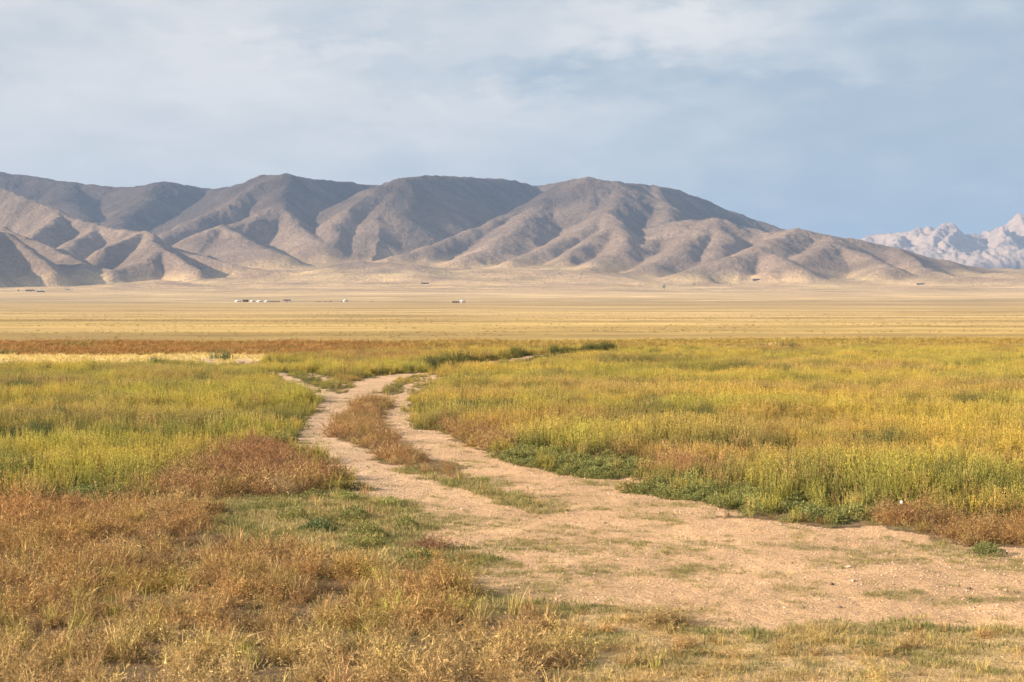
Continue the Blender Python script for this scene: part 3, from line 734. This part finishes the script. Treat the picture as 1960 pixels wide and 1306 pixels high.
c = over(c, (.20, .125, .085), 1.3 * (-n1 - .20)); c = over(c, (.58, .42, .22), .6 * ss(1150, 1300, v) + .8 * (g.uniform(0, 1, n) < .08))
c = over(c, (.42, .19, .10), (((u < 640) & (u > 380) & (v < 930)) * .45))
c = over(c, (.56, .30, .14), .8 * np.exp(-((u - 40) / 120) ** 2 - ((v - 990) / 30) ** 2) + .8 * np.exp(-((u - 1320) / 80) ** 2 - ((v - 903) / 12) ** 2) + .3 * (u > 1840) * (v < 1060))
c = c * g.uniform(.8, 1.2, n)[:, None]
s = (.92 + .45 * n1 + .25 * n2) * g.uniform(.7, 1.2, n)
s = np.where(zz == MIX, s * .62, s); s = np.where(zz == TRF, s * .5, s)
inmed = inpoly(MEDIAN, u, v); s = np.where(inmed, s * .95, s)
s = np.where(inmed, s * .9, s); s = np.where((u > 785) & (u < 925) & (v > 868) & (v < 925), s * .5, s); s = np.where((zz == BRN) & (v < 950) & (u < 660) & ~inmed, s * 1.12, s); s = np.where((u > 1350) & (v < 1070), s * .85, s)
s = np.where((u > 1350) & (u < 1690) & (v < 1070), s * .6, s)
s = np.where((v > 1000) & (u < 1200), s * .85, s); s = np.clip(s, .25, 1.9)
c = np.where((v > 960)[:, None], c * np.array((1.10, 1.10, 1.0)), c * .98)
c = np.where(((u > 1350) & (v < 1070))[:, None], c * .82, c)
P = np.stack([x, y, ground_z(x, y) - .01], 1)
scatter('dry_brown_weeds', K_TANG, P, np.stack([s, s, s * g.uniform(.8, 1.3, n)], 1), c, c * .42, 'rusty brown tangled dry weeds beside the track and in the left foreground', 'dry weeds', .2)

# ---- taller straw tufts in the foreground
x, y, g = sample(8.4, 24, 26, 31)
zz = zone(x, y); u, v = to_img(x, y); r_ = g.uniform(0, 1, len(x)); q = fbm(x / .8, y / .8, 501, 3)
pv = ss(930, 1250, v)
keep = ((zz == BRN) & (r_ < (.30 + .8 * q) * (.35 + 1.0 * pv))) | ((zz == MIX) & (r_ < .16 + .5 * q)) | ((zz == TRF) & (r_ < .03))
x, y, u, v = x[keep], y[keep], u[keep], v[keep]; n = len(x)
n1 = fbm(x / .7, y / .7, 510, 3)
c = lerp((.62, .44, .20), (.46, .42, .10), .35 + 1.1 * n1 + g.normal(0, .2, n)); c = over(c, (.52, .28, .13), (g.uniform(0, 1, n) < .2) * .8)
c = c * g.uniform(.95, 1.3, n)[:, None]; s = g.uniform(.45, 1.15, n) * np.where(u > 1080, .55, 1.0)
scatter('straw_grass', K_GRASS, np.stack([x, y, ground_z(x, y)], 1), s, c, c * .6, 'pale straw coloured grass tufts among the foreground weeds', 'grass', .25)

# ---- short turf
x, y, g = sample(8.4, 40, 210, 41)
zz = zone(x, y); u, v = to_img(x, y); r_ = g.uniform(0, 1, len(x)); ta = turf_amount(x, y); q = fbm(x / .8, y / .5, 601, 4)
keep = ((zz == BARE) & (r_ < ta * 1.0)) | ((zz == TRF) & (r_ < .75 + .5 * q)) | ((zz == MIX) & (r_ < .62 + .8 * q + .7 * np.exp(-((u - 1680) / 260) ** 2 - ((v - 1218) / 26) ** 2))) | ((zz == GMAT) & (r_ < .3)) | ((zz == BRN) & (r_ < .10))
x, y, u, v, zz = x[keep], y[keep], u[keep], v[keep], zz[keep]; n = len(x)
n1 = fbm(x / 1.3, y / 1.0, 610, 3)
c = lerp((.28, .26, .085), (.16, .20, .06), .45 + .9 * n1 + g.normal(0, .15, n)); c = over(c, (.62, .44, .20), (zz == MIX) * (.32 + 1.2 * fbm(x / .6, y / .4, 611, 3) - .6 * np.exp(-((u - 1680) / 260) ** 2 - ((v - 1218) / 26) ** 2)) + .12)
c = over(c, (.5, .38, .18), (g.uniform(0, 1, n) < .15) * .7); c = over(c, (.46, .36, .17), (zz == TRF) * (.25 + 1.1 * fbm(x / .7, y / .7, 613, 3))); c = c * g.uniform(.8, 1.2, n)[:, None]
s = g.uniform(.55, 1.15, n) * np.where(zz == BARE, .7, 1.0); s = np.where(zz == TRF, s * 1.2, s)
scatter('short_turf', K_TURF, np.stack([x, y, ground_z(x, y) - .003], 1), s, c, c * .75, 'short olive turf in patches over the sandy ground', 'turf', .15)

# ---- low green leafy cover
x, y, g = sample(14, 30, 55, 51)
zz = zone(x, y, .7); r_ = g.uniform(0, 1, len(x)); u, v = to_img(x, y)
nearE = np.zeros(len(x))
fz = zz == FIELD
for k in range(6): nearE += zone(x + .4 * math.cos(k * 1.05), y + .4 * math.sin(k * 1.05), .7) == BARE
keep = ((zz == GMAT) & (r_ < .95)) | (fz & (nearE > 0) & (r_ < .18)) | ((zz == TRF) & (r_ < .02)) | (fz & (v > 945) & (u > 1400) & (r_ < .3))
x, y = x[keep], y[keep]; n = len(x)
c = lerp((.22, .235, .085), (.32, .31, .10), g.uniform(0, 1, n)); c = c * g.uniform(.8, 1.2, n)[:, None]
s = g.uniform(.7, 1.35, n)
scatter('green_ground_cover', K_MAT, np.stack([x, y, ground_z(x, y) - .005], 1), np.stack([s, s, s * g.uniform(.8, 1.5, n)], 1), c, c * .8, 'low dark green leafy cover creeping onto the track edge', 'ground cover', .1)

# ---- low growth of the bands and plain beyond
x, y, g = sample(54, 100, 13, 61)
zz = zone(x, y); keep = (zz == BAND) | (zz == STRIP); keep &= ~((zz == STRIP) & (g.uniform(0, 1, len(x)) < .3))
x, y, zz = x[keep], y[keep], zz[keep]; n = len(x); n1 = fbm(x / 6, y / 3, 701, 3); w = ss(-.14, .05, x / y)
c = lerp((.40, .215, .075), (.46, .34, .09), w * (.8) + .5 * n1); c = over(c, (.26, .22, .07), 1.2 * (fbm(x / 4, y / 2, 702, 3) - .1)); c = over(c, (.75, .58, .24), (zz == STRIP) * .95)
c = c * g.uniform(.8, 1.2, n)[:, None]; s = np.where(zz == STRIP, .8, 1.1) * g.uniform(.6, 1.2, n)
P = np.stack([x, y, ground_z(x, y)], 1)
scatter('rusty_low_growth', K_GRASS, P, np.stack([s * 2.2, s * 2.2, s * .75], 1), c, c * .8, 'low rust coloured growth in a band beyond the fields', 'low plants', .2)
x, y, g = sample(88, 420, .9, 71, .33, 0)
q = fbm(x / 22, y / 9, 801, 5, .65); keep = g.uniform(0, 1, len(x)) < (.06 + 1.8 * q) * (1 - ss(120, 420, y))
x, y = x[keep], y[keep]; n = len(x)
c = lerp((.40, .29, .115), (.28, .21, .09), g.uniform(0, 1, n)); c = over(c, (.64, .47, .2), (g.uniform(0, 1, n) < .45) * 1.0)
s = g.uniform(.25, .8, n)
scatter('steppe_tufts', K_GRASS, np.stack([x, y, ground_z(x, y)], 1), np.stack([s * 3, s * 3, s * .7], 1), c, c * .8, 'scattered dry tufts on the open tan plain', 'tufts', .2)

# ---- gravel
x, y, g = sample(8.6, 40, 300, 81)
zz = zone(x, y); u, v = to_img(x, y); r_ = g.uniform(0, 1, len(x)); lft = ss(.02, -.10, x / y) * ss(15, 18, y)
keep = (zz == BARE) & (r_ < .40 + .5 * lft + .4 * fbm(x, y, 901, 3)) | ((zz == MIX) | (zz == TRF)) & (r_ < .06)
x, y = x[keep], y[keep]; n = len(x)
c = lerp((.42, .30, .20), (.54, .41, .30), g.uniform(0, 1, n)); c = over(c, (.26, .19, .15), (g.uniform(0, 1, n) < .10) * 1.0); c = c * g.uniform(.85, 1.15, n)[:, None]
s = .0045 + .008 * g.uniform(0, 1, n) ** 2 + .008 * (g.uniform(0, 1, n) < .012)
scatter('gravel', K_PEB, np.stack([x, y, ground_z(x, y) + s * .2], 1), s, c, c, 'small pale stones strewn along the sandy wheel tracks', 'gravel', .4)

# ------------------------------------------------------------------ single things
def solid_plant(name, top, low, transl=.25):
    t = NT(name)
    hh = t.node('ShaderNodeAttribute', attribute_name='hh').outputs['Fac']; rr = t.node('ShaderNodeAttribute', attribute_name='rnd').outputs['Fac']
    k = t.rng(rr, 0, 1, .65, 1.35)
    col = t.mix(1.0, t.mix(hh, low, top), t.node('ShaderNodeCombineXYZ', {0: k, 1: k, 2: k}).outputs[0], 'MULTIPLY')
    d = t.node('ShaderNodeBsdfPrincipled', {'Base Color': col, 'Roughness': .8, 'Specular IOR Level': .2}); tr = t.node('ShaderNodeBsdfTranslucent', {'Color': col})
    mx = t.node('ShaderNodeMixShader', {0: transl, 1: d.outputs[0], 2: tr.outputs[0]}); t.l.new(mx.outputs[0], t.out.inputs[0]); return t.m
def empty(name, loc, rz=0.0):
    o = bpy.data.objects.new(name, None); C.objects.link(o); o.location = loc; o.rotation_euler[2] = rz; o.empty_display_size = .2; return o
def mesh(name, V, Fc, mat, parent=None, loc=None, smooth=False):
    me = bpy.data.meshes.new(name); me.from_pydata([tuple(v) for v in V], [], Fc); me.update()
    if smooth: me.polygons.foreach_set('use_smooth', [True] * len(me.polygons))
    me.materials.append(mat); return link(name, me, None, parent, loc)
def revolve(prof, n=20, cap=True):
    V, Fc = [], []
    for r, z in prof:
        for j in range(n): a = 2 * math.pi * j / n; V.append((r * math.cos(a), r * math.sin(a), z))
    for i in range(len(prof) - 1):
        for j in range(n): a = i * n + j; b = i * n + (j + 1) % n; Fc.append((a, b, b + n, a + n))
    if cap: Fc.append(tuple(range(len(V) - n, len(V))))
    return V, Fc
def boxes(L):
    V, Fc = [], []
    for (x0, y0, z0, x1, y1, z1) in L:
        n = len(V); V += [(x, y, z) for z in (z0, z1) for y in (y0, y1) for x in (x0, x1)]
        Fc += [tuple(n + i for i in q) for q in ((0, 2, 3, 1), (4, 5, 7, 6), (0, 1, 5, 4), (2, 6, 7, 3), (0, 4, 6, 2), (1, 3, 7, 5))]
    return V, Fc
def at_hill(u, v):
    t = (u - 980) / F; row = HX[0] / HY[0]; c = int(np.argmin(np.abs(row - t)))
    vv = VH + F * (H - HZ[:, c]) / HY[:, c]; i = int(np.argmax(vv <= v))
    if vv[0] <= v: return None
    return float(HX[i, c]), float(HY[i, c]), float(HZ[i, c])
def spot(u, v):
    p = at_hill(u, v); return p if p else at(u, v)
M_felt = plain_material('white_felt', (.58, .57, .55), .9, .06, .8); M_door = plain_material('painted_door', (.35, .12, .07), .6)
M_wood = plain_material('weathered_wood', (.10, .08, .07), .9, .25, .6); M_dkroof = plain_material('dark_roof', (.055, .05, .065), .8, .2, .4)
M_mud = plain_material('pale_wall', (.48, .44, .42), .9, .1, .5); M_glass = plain_material('window_glass', (.03, .035, .04), .2)

def yurt(u, v, label, rad=3.1, rz=0.0):
    p = spot(u, v); r = empty('yurt', (p[0], p[1], p[2] - .1), rz); tag(r, label, 'yurt', 'white felt yurts on the plain')
    V, Fc = revolve([(rad, 0), (rad * 1.02, .8), (rad, 1.75)], 28, False); mesh('wall', V, Fc, M_felt, r, smooth=True)
    V, Fc = revolve([(rad * 1.05, 1.70), (rad * .72, 2.25), (rad * .38, 2.75), (rad * .2, 2.92)], 28); ro = mesh('roof', V, Fc, M_felt, r, smooth=True)
    V, Fc = revolve([(rad * .2, 2.93), (rad * .17, 3.05), (.12, 3.08), (.10, 3.9)], 16); mesh('stove_pipe', V, Fc, M_wood, ro)
    V, Fc = boxes([(-.45, -rad - .09, .05, .45, -rad + .05, 1.6)]); mesh('door', V, Fc, M_door, r); return r
yurt(455.7, 578.4, 'white round felt tent at the left end of the row, left of the dark shed', 3.8)
yurt(483.6, 578.4, 'small white round felt tent just right of the dark shed in the row', 2.6)
yurt(497.3, 578.8, 'white round felt tent between two others in the middle of the row', 3.3)
yurt(511.0, 578.5, 'white round felt tent at the right end of the row, beside the long corral', 2.7)
yurt(661.0, 579.0, 'lone white round felt tent far out between the row and the road', 2.9)
yurt(885.0, 579.6, 'lone white round felt tent with a corral on its left, nearest the middle', 3.0)

def house(name, u, v, L, W, h, label, roof_h=1.4, wm=None, rm=None, rz=0.0, cat='building'):
    p = spot(u, v); r = empty(name, (p[0], p[1], p[2] - .6), rz); tag(r, label, cat)
    V, Fc = boxes([(-L / 2, -W / 2, 0, L / 2, W / 2, h + .6)]); mesh('wall', V, Fc, wm or M_wood, r)
    e = .35; a, b, z = L / 2 + e, W / 2 + e, h + .603
    V = [(-a, -b, z), (a, -b, z), (a, b, z), (-a, b, z), (-a, 0, z + roof_h), (a, 0, z + roof_h)]
    mesh('roof', V, [(0, 1, 5, 4), (2, 3, 4, 5), (0, 4, 3), (1, 2, 5), (0, 3, 2, 1)], rm or M_dkroof, r)
    n = max(1, int(L / 6))
    for i in range(n):
        x = -L / 2 + L * (i + .5) / n
        if i == n // 2: V, Fc = boxes([(x - .5, -W / 2 - .06, .6, x + .5, -W / 2 + .02, 2.5)]); mesh('door', V, Fc, M_door, r)
        else: V, Fc = boxes([(x - .55, -W / 2 - .05, 1.5, x + .55, -W / 2 + .02, 2.3)]); mesh('window', V, Fc, M_glass, r)
    return r
house('shed', 470, 578.6, 5.5, 4, 2.2, 'small dark wooden shed between the first two white tents', 1.0, cat='shed')
house('hut', 549.4, 579.2, 6.5, 4.5, 2.0, 'grey hut with a dark roof standing alone right of the tent row', .9, M_mud, cat='hut')
house('barn', 57.5, 558.0, 26, 9, 3.2, 'long dark livestock barn at the foot of the far left hill', 1.8, cat='barn')
house('barn', 77.5, 559.3, 20, 8, 2.0, 'lower dark barn just right of the long one at the far left', 1.2, cat='barn')
house('house', 74.5, 556.6, 10, 7, 3.0, 'small white house behind the lower dark barn at the far left', 1.6, M_felt, M_felt, cat='house')
house('shed', 35, 557.0, 4, 4, 2.4, 'tiny dark shed left of the long dark barn', 1.0, cat='shed')
house('house', 129.6, 556.4, 13, 8, 2.2, 'low pale house with white ends under the far left gully', 1.3, M_felt, M_wood, cat='house')
house('barn', 814.5, 543.5, 24, 9, 2.4, 'dark low barn under the middle swell of the hills', 1.4, cat='barn')
house('barn', 1448.7, 537.2, 26, 9, 3.2, 'dark barn at the foot of the right hills, below the first shadowed spur', 2.0, cat='barn')
house('barn', 1763.0, 545.2, 25, 9, 3.0, 'dark barn at the foot of the right hills near the far mountains', 2.0, cat='barn')
yurt(49.5, 558.6, 'tiny white tent at the left corner of the long dark barn', 2.4)
yurt(64.8, 559.0, 'tiny white tent at the right corner of the long dark barn', 2.8)

def corral(u0, u1, v, label):
    p = spot((u0 + u1) / 2, v); L = (u1 - u0) / F * p[1]; W = 9.0
    r = empty('corral', p); tag(r, label, 'corral')
    n = max(4, int(L / 3.0))
    Vp, Fp = boxes([(-.09, -.09, -.4, .09, .09, 1.55)]); me = None
    pts = [(-L / 2 + L * i / n, y) for y in (-W / 2, W / 2) for i in range(n + 1)]
    for x, y in pts:
        if me is None: o = mesh('post', Vp, Fp, M_wood, r); me = o.data
        else: o = link('post', me, None, r)
        o.location = (x, y, 0)
    for y in (-W / 2 - .12, W / 2 + .12):
        V, Fc = boxes([(-L / 2, y - .03, z, L / 2, y + .03, z + .26) for z in (.2, .6, 1.0, 1.35)]); mesh('rail', V, Fc, M_wood, r)
    for x in (-L / 2, L / 2):
        V, Fc = boxes([(x - .03, -W / 2 + .1, z, x + .03, W / 2 - .1, z + .26) for z in (.2, .6, 1.0, 1.35)]); mesh('rail', V, Fc, M_wood, r)
corral(516, 534, 578.8, 'long dark wooden corral at the right end of the tent row')
corral(866, 881, 580.4, 'dark wooden corral left of the lone middle tent')

# grazing animals far out on the plain: body, legs and head in one mesh
def animal_mesh():
    b = bpy.data.meshes.new('animal'); V, Fc = [], []
    def tube(P, n=8):
        m0 = len(V)
        for (x, y, z, rx, rz_) in P:
            for j in range(n): a = 2 * math.pi * j / n; V.append((x, y + rx * math.cos(a), z + rz_ * math.sin(a)))
        for i in range(len(P) - 1):
            for j in range(n): a = m0 + i * n + j; c = m0 + i * n + (j + 1) % n; Fc.append((a, c, c + n, a + n))
        Fc.append(tuple(range(m0, m0 + n))); Fc.append(tuple(range(m0 + (len(P) - 1) * n, m0 + len(P) * n)))
    tube([(-.95, 0, 1.02, .12, .14), (-.8, 0, 1.0, .28, .32), (-.3, 0, .95, .33, .36), (.3, 0, .93, .32, .38), (.75, 0, 1.0, .22, .34), (1.0, 0, .95, .13, .2), (1.25, 0, .6, .10, .13), (1.4, 0, .28, .11, .11), (1.55, 0, .12, .07, .06)])
    for x in (-.75, .6):
        for y in (-.17, .17):
            m0 = len(V)
            for (z, r) in ((.85, .10), (.45, .06), (.0, .05)):
                for j in range(6): a = math.pi * j / 3; V.append((x + r * math.cos(a) + (.04 if z == .45 else 0), y + r * math.sin(a), z))
            for i in range(2):
                for j in range(6): a = m0 + i * 6 + j; c = m0 + i * 6 + (j + 1) % 6; Fc.append((a, c, c + 6, a + 6))
    b.from_pydata(V, [], Fc); b.update(); return b
AM = animal_mesh(); AM.materials.append(plain_material('dark_hide', (.07, .045, .035), .9, .2, 2))
for i, (u, v) in enumerate([(606, 578.5), (611, 578.9), (616, 578.4), (622, 579.0), (627, 578.6), (633, 579.1), (655, 579.2), (712, 578.9)]):
    p = spot(u, v); o = link('cow', AM, None, None, (p[0], p[1], p[2] - .02), .6 * i + .4)
    tag(o, 'small dark grazing animal beside the lone tent right of the row' if i == 6 else 'small dark grazing animal standing alone right of the lone tent' if i == 7 else 'small dark grazing animal in the herd between the hut and the lone tent', 'cow', 'dark animals grazing on the plain')

# lone tree on the far plain
def tree(u, v, label):
    p = spot(u, v); s = p[1] / F * 9.5; r = empty('tree', p); tag(r, label, 'tree')
    V, Fc = revolve([(.05 * s, -.3), (.035 * s, .2 * s), (.02 * s, .5 * s), (.008 * s, .8 * s)], 8); mesh('trunk', V, Fc, M_wood, r)
    b = PB()
    for k in range(26):
        a, q = U(0, 6.283), math.sqrt(U()); zc = U(.32, .95) * s; rr = .42 * s * q * math.sin(math.pi * min(1, zc / s * .85 + .12)); c = np.array((rr * math.cos(a), rr * math.sin(a), zc)); cs = U(.07, .15) * s
        for _ in range(60):
            d = unit(rnd.normal(size=3)); pt = c + d * cs * U() ** .4; b.leaf(pt, unit(rnd.normal(size=3)), rside(d), .045 * s, .03 * s, U(.3, 1), U())
    me = b.mesh('crown', solid_plant('grey_green_leaves', (.17, .19, .12), (.10, .12, .08))); link('crown', me, None, r)
tree(1272, 554.5, 'lone small rounded grey green tree out on the plain')

def bush(name, u, v, w, h, build, top, low, label, cat, seed=0, drop=0.0):
    x, d, z = at(u, v); b = build(); me = b.mesh(name, solid_plant(name + '_leaves', top, low))
    o = link(name, me, None, None, (x, d, z - .01), .7 * seed); o.scale = (w, w, h); tag(o, label, cat); return o
def big_tangle(): return tangle_weed(240, .20, .16)
def green_shrub():
    b = stalk_weed(90, .26, .42, 30); return b
bush('shrub', 424, 691, 1.05, 1.95, green_shrub, (.20, .22, .10), (.12, .14, .06), 'rounded dark green shrub in front of the pale straw strip', 'shrub', 1)
bush('dry_bush', 822, 1053, 1.15, .85, big_tangle, (.36, .20, .12), (.17, .10, .07), 'low red brown dry bush alone on the sand beside the left weeds', 'bush', 2)
bush('dry_bush', 1290, 893, 1.5, 1.3, big_tangle, (.68, .42, .22), (.40, .24, .12), 'pale orange dry bush at the field edge above the green cover', 'bush', 3)
bush('dry_bush', 1395, 896, 1.2, .9, big_tangle, (.70, .42, .22), (.42, .24, .12), 'small pale orange dry bush to the right of the larger one in the field', 'bush', 4)
bush('dry_bush', 1735, 1000, 1.5, 1.25, big_tangle, (.44, .25, .12), (.26, .14, .08), 'russet dry bush with the white scrap caught in its top', 'bush', 5)
bush('dry_bush', 1270, 1195, 1.3, .8, big_tangle, (.50, .36, .17), (.28, .20, .10), 'low tan dry bush at the lower edge of the bare sand', 'bush', 6)
bush('leafy_plant', 607, 1016, 1.2, 1.2, lambda: leafy_mat(500, .17, .08), (.16, .20, .08), (.10, .13, .05), 'dark green leafy plant in the turf left of the road', 'plant', 7)
bush('grass_clump', 1478, 667, 2.0, 1.5, lambda: grass_tuft(260, .35, .22, .5, .012), (.70, .54, .26), (.5, .38, .16), 'pale straw grass clump on the far edge of the right field', 'grass clump', 8)

# stones lying loose on the sand
SM = plain_material('pinkish_stone', (.50, .38, .30), .9, .25, 30); SD = plain_material('dark_stone', (.17, .12, .10), .9, .2, 30)
for i, (u, v, sz, mt, lb) in enumerate([
        (885, 977, .030, SM, 'largest pink stone lying on the sand left of the grassy strip'), (939, 988, .018, SM, 'small pale stone just right of the largest one on the sand'),
        (1034, 991, .013, SD, 'small dark stone on the sand under the end of the grassy strip'), (1159, 1003, .018, SD, 'dark stone on the bare sand in the middle of the clearing'),
        (1624, 1087, .030, SM, 'pale stone near a turf patch on the right of the clearing'), (1633, 1114, .022, SM, 'pinkish stone below the turf patch on the right clearing'),
        (1592, 1119, .024, SD, 'dark stone left of the pinkish one on the right clearing'), (1608, 1164, .020, SD, 'dark stone close to the lower green turf on the right'),
        (1855, 1127, .024, SD, 'dark stone near the right edge of the bare sand')]):
    b = pebble(i); V = np.array(b.v) * sz * (1 + .15 * rnd.normal(size=(len(b.v), 1))); x, d, z = at(u, v)
    o = mesh('stone', V, b.f, mt, None, (x, d, z + sz * .35)); tag(o, lb, 'stone', 'loose stones on the sand')

# crumpled white scrap caught on the brown weeds
x, d, z = at(1725, 999); g5 = np.random.default_rng(3); V, Fc = [], []
for i in range(6):
    for j in range(6): V.append(((i - 2.5) * .006 + g5.normal(0, .003), math.sin(i * 1.3) * .008 + g5.normal(0, .004), (j - 2.5) * .006 + g5.normal(0, .003)))
for i in range(5):
    for j in range(5): a = i * 6 + j; Fc.append((a, a + 1, a + 7, a + 6))
o = mesh('litter', V, Fc, plain_material('white_plastic', (.85, .85, .85), .5), None, (x, d, z + .20)); tag(o, 'small crumpled white scrap caught on the russet bush', 'litter')


# ------------------------------------------------------------------ cloudlike shell added out of view on the left to shade the back range
def build_cloud():
    n1, n2 = 90, 28; th = np.linspace(0, 2 * np.pi, n1); ph = np.linspace(-np.pi / 2, np.pi / 2, n2)
    T, PH = np.meshgrid(th, ph)
    r = 1 + .16 * fbm(np.cos(T) * 2 + 9, np.sin(T) * 2 + 4, 501, 4) + .10 * fbm(np.cos(T) * 5 + PH, np.sin(T) * 5, 502, 3)
    sd = np.array(sdir); t0 = 5600.0
    cx, cy_, cz = -900 + sd[0] * t0, 8750 + sd[1] * t0, 420 + sd[2] * t0
    X = cx + 1750 * r * np.cos(T) * np.cos(PH); Y = cy_ + 1050 * r * np.sin(T) * np.cos(PH); Z = cz + 130 * np.sin(PH) * (1 + .4 * fbm(X / 500, Y / 500, 503, 3))
    me = grid_mesh('cloud', X, Y, Z, {})
    m = bpy.data.materials.new('added_cloud_vapour'); m.use_nodes = True; n = m.node_tree.nodes; l = m.node_tree.links; n.clear()
    d = n.new('ShaderNodeBsdfDiffuse'); d.inputs[0].default_value = (.85, .85, .87, 1); t = n.new('ShaderNodeBsdfTransparent'); mx = n.new('ShaderNodeMixShader'); mx.inputs[0].default_value = .22
    o = n.new('ShaderNodeOutputMaterial'); l.new(t.outputs[0], mx.inputs[1]); l.new(d.outputs[0], mx.inputs[2]); l.new(mx.outputs[0], o.inputs[0])
    tag(link('cloud', me, m), 'cloudlike shell added out of view on the left to shade the back hills', None, None, 'structure')
build_cloud()

# ------------------------------------------------------------------ haze
def build_haze():
    x0, x1, y0, y1, z0, z1 = -43000, 43000, -60, 41000, -60, 1500
    V = [(x, y, z) for z in (z0, z1) for y in (y0, y1) for x in (x0, x1)]
    me = bpy.data.meshes.new('haze'); me.from_pydata(V, [], [(0, 2, 3, 1), (4, 5, 7, 6), (0, 1, 5, 4), (2, 6, 7, 3), (0, 4, 6, 2), (1, 3, 7, 5)]); me.update()
    m = bpy.data.materials.new('haze_air'); m.use_nodes = True; n = m.node_tree.nodes; n.clear()
    pv = n.new('ShaderNodeVolumePrincipled'); pv.inputs['Color'].default_value = (.40, .61, 1.0, 1); pv.inputs['Density'].default_value = 4.5e-5; pv.inputs['Anisotropy'].default_value = 0.0
    o = n.new('ShaderNodeOutputMaterial'); m.node_tree.links.new(pv.outputs[0], o.inputs['Volume'])
    tag(link('haze', me, m), 'thin pale air haze over the whole plain', None, None, 'stuff')
build_haze()
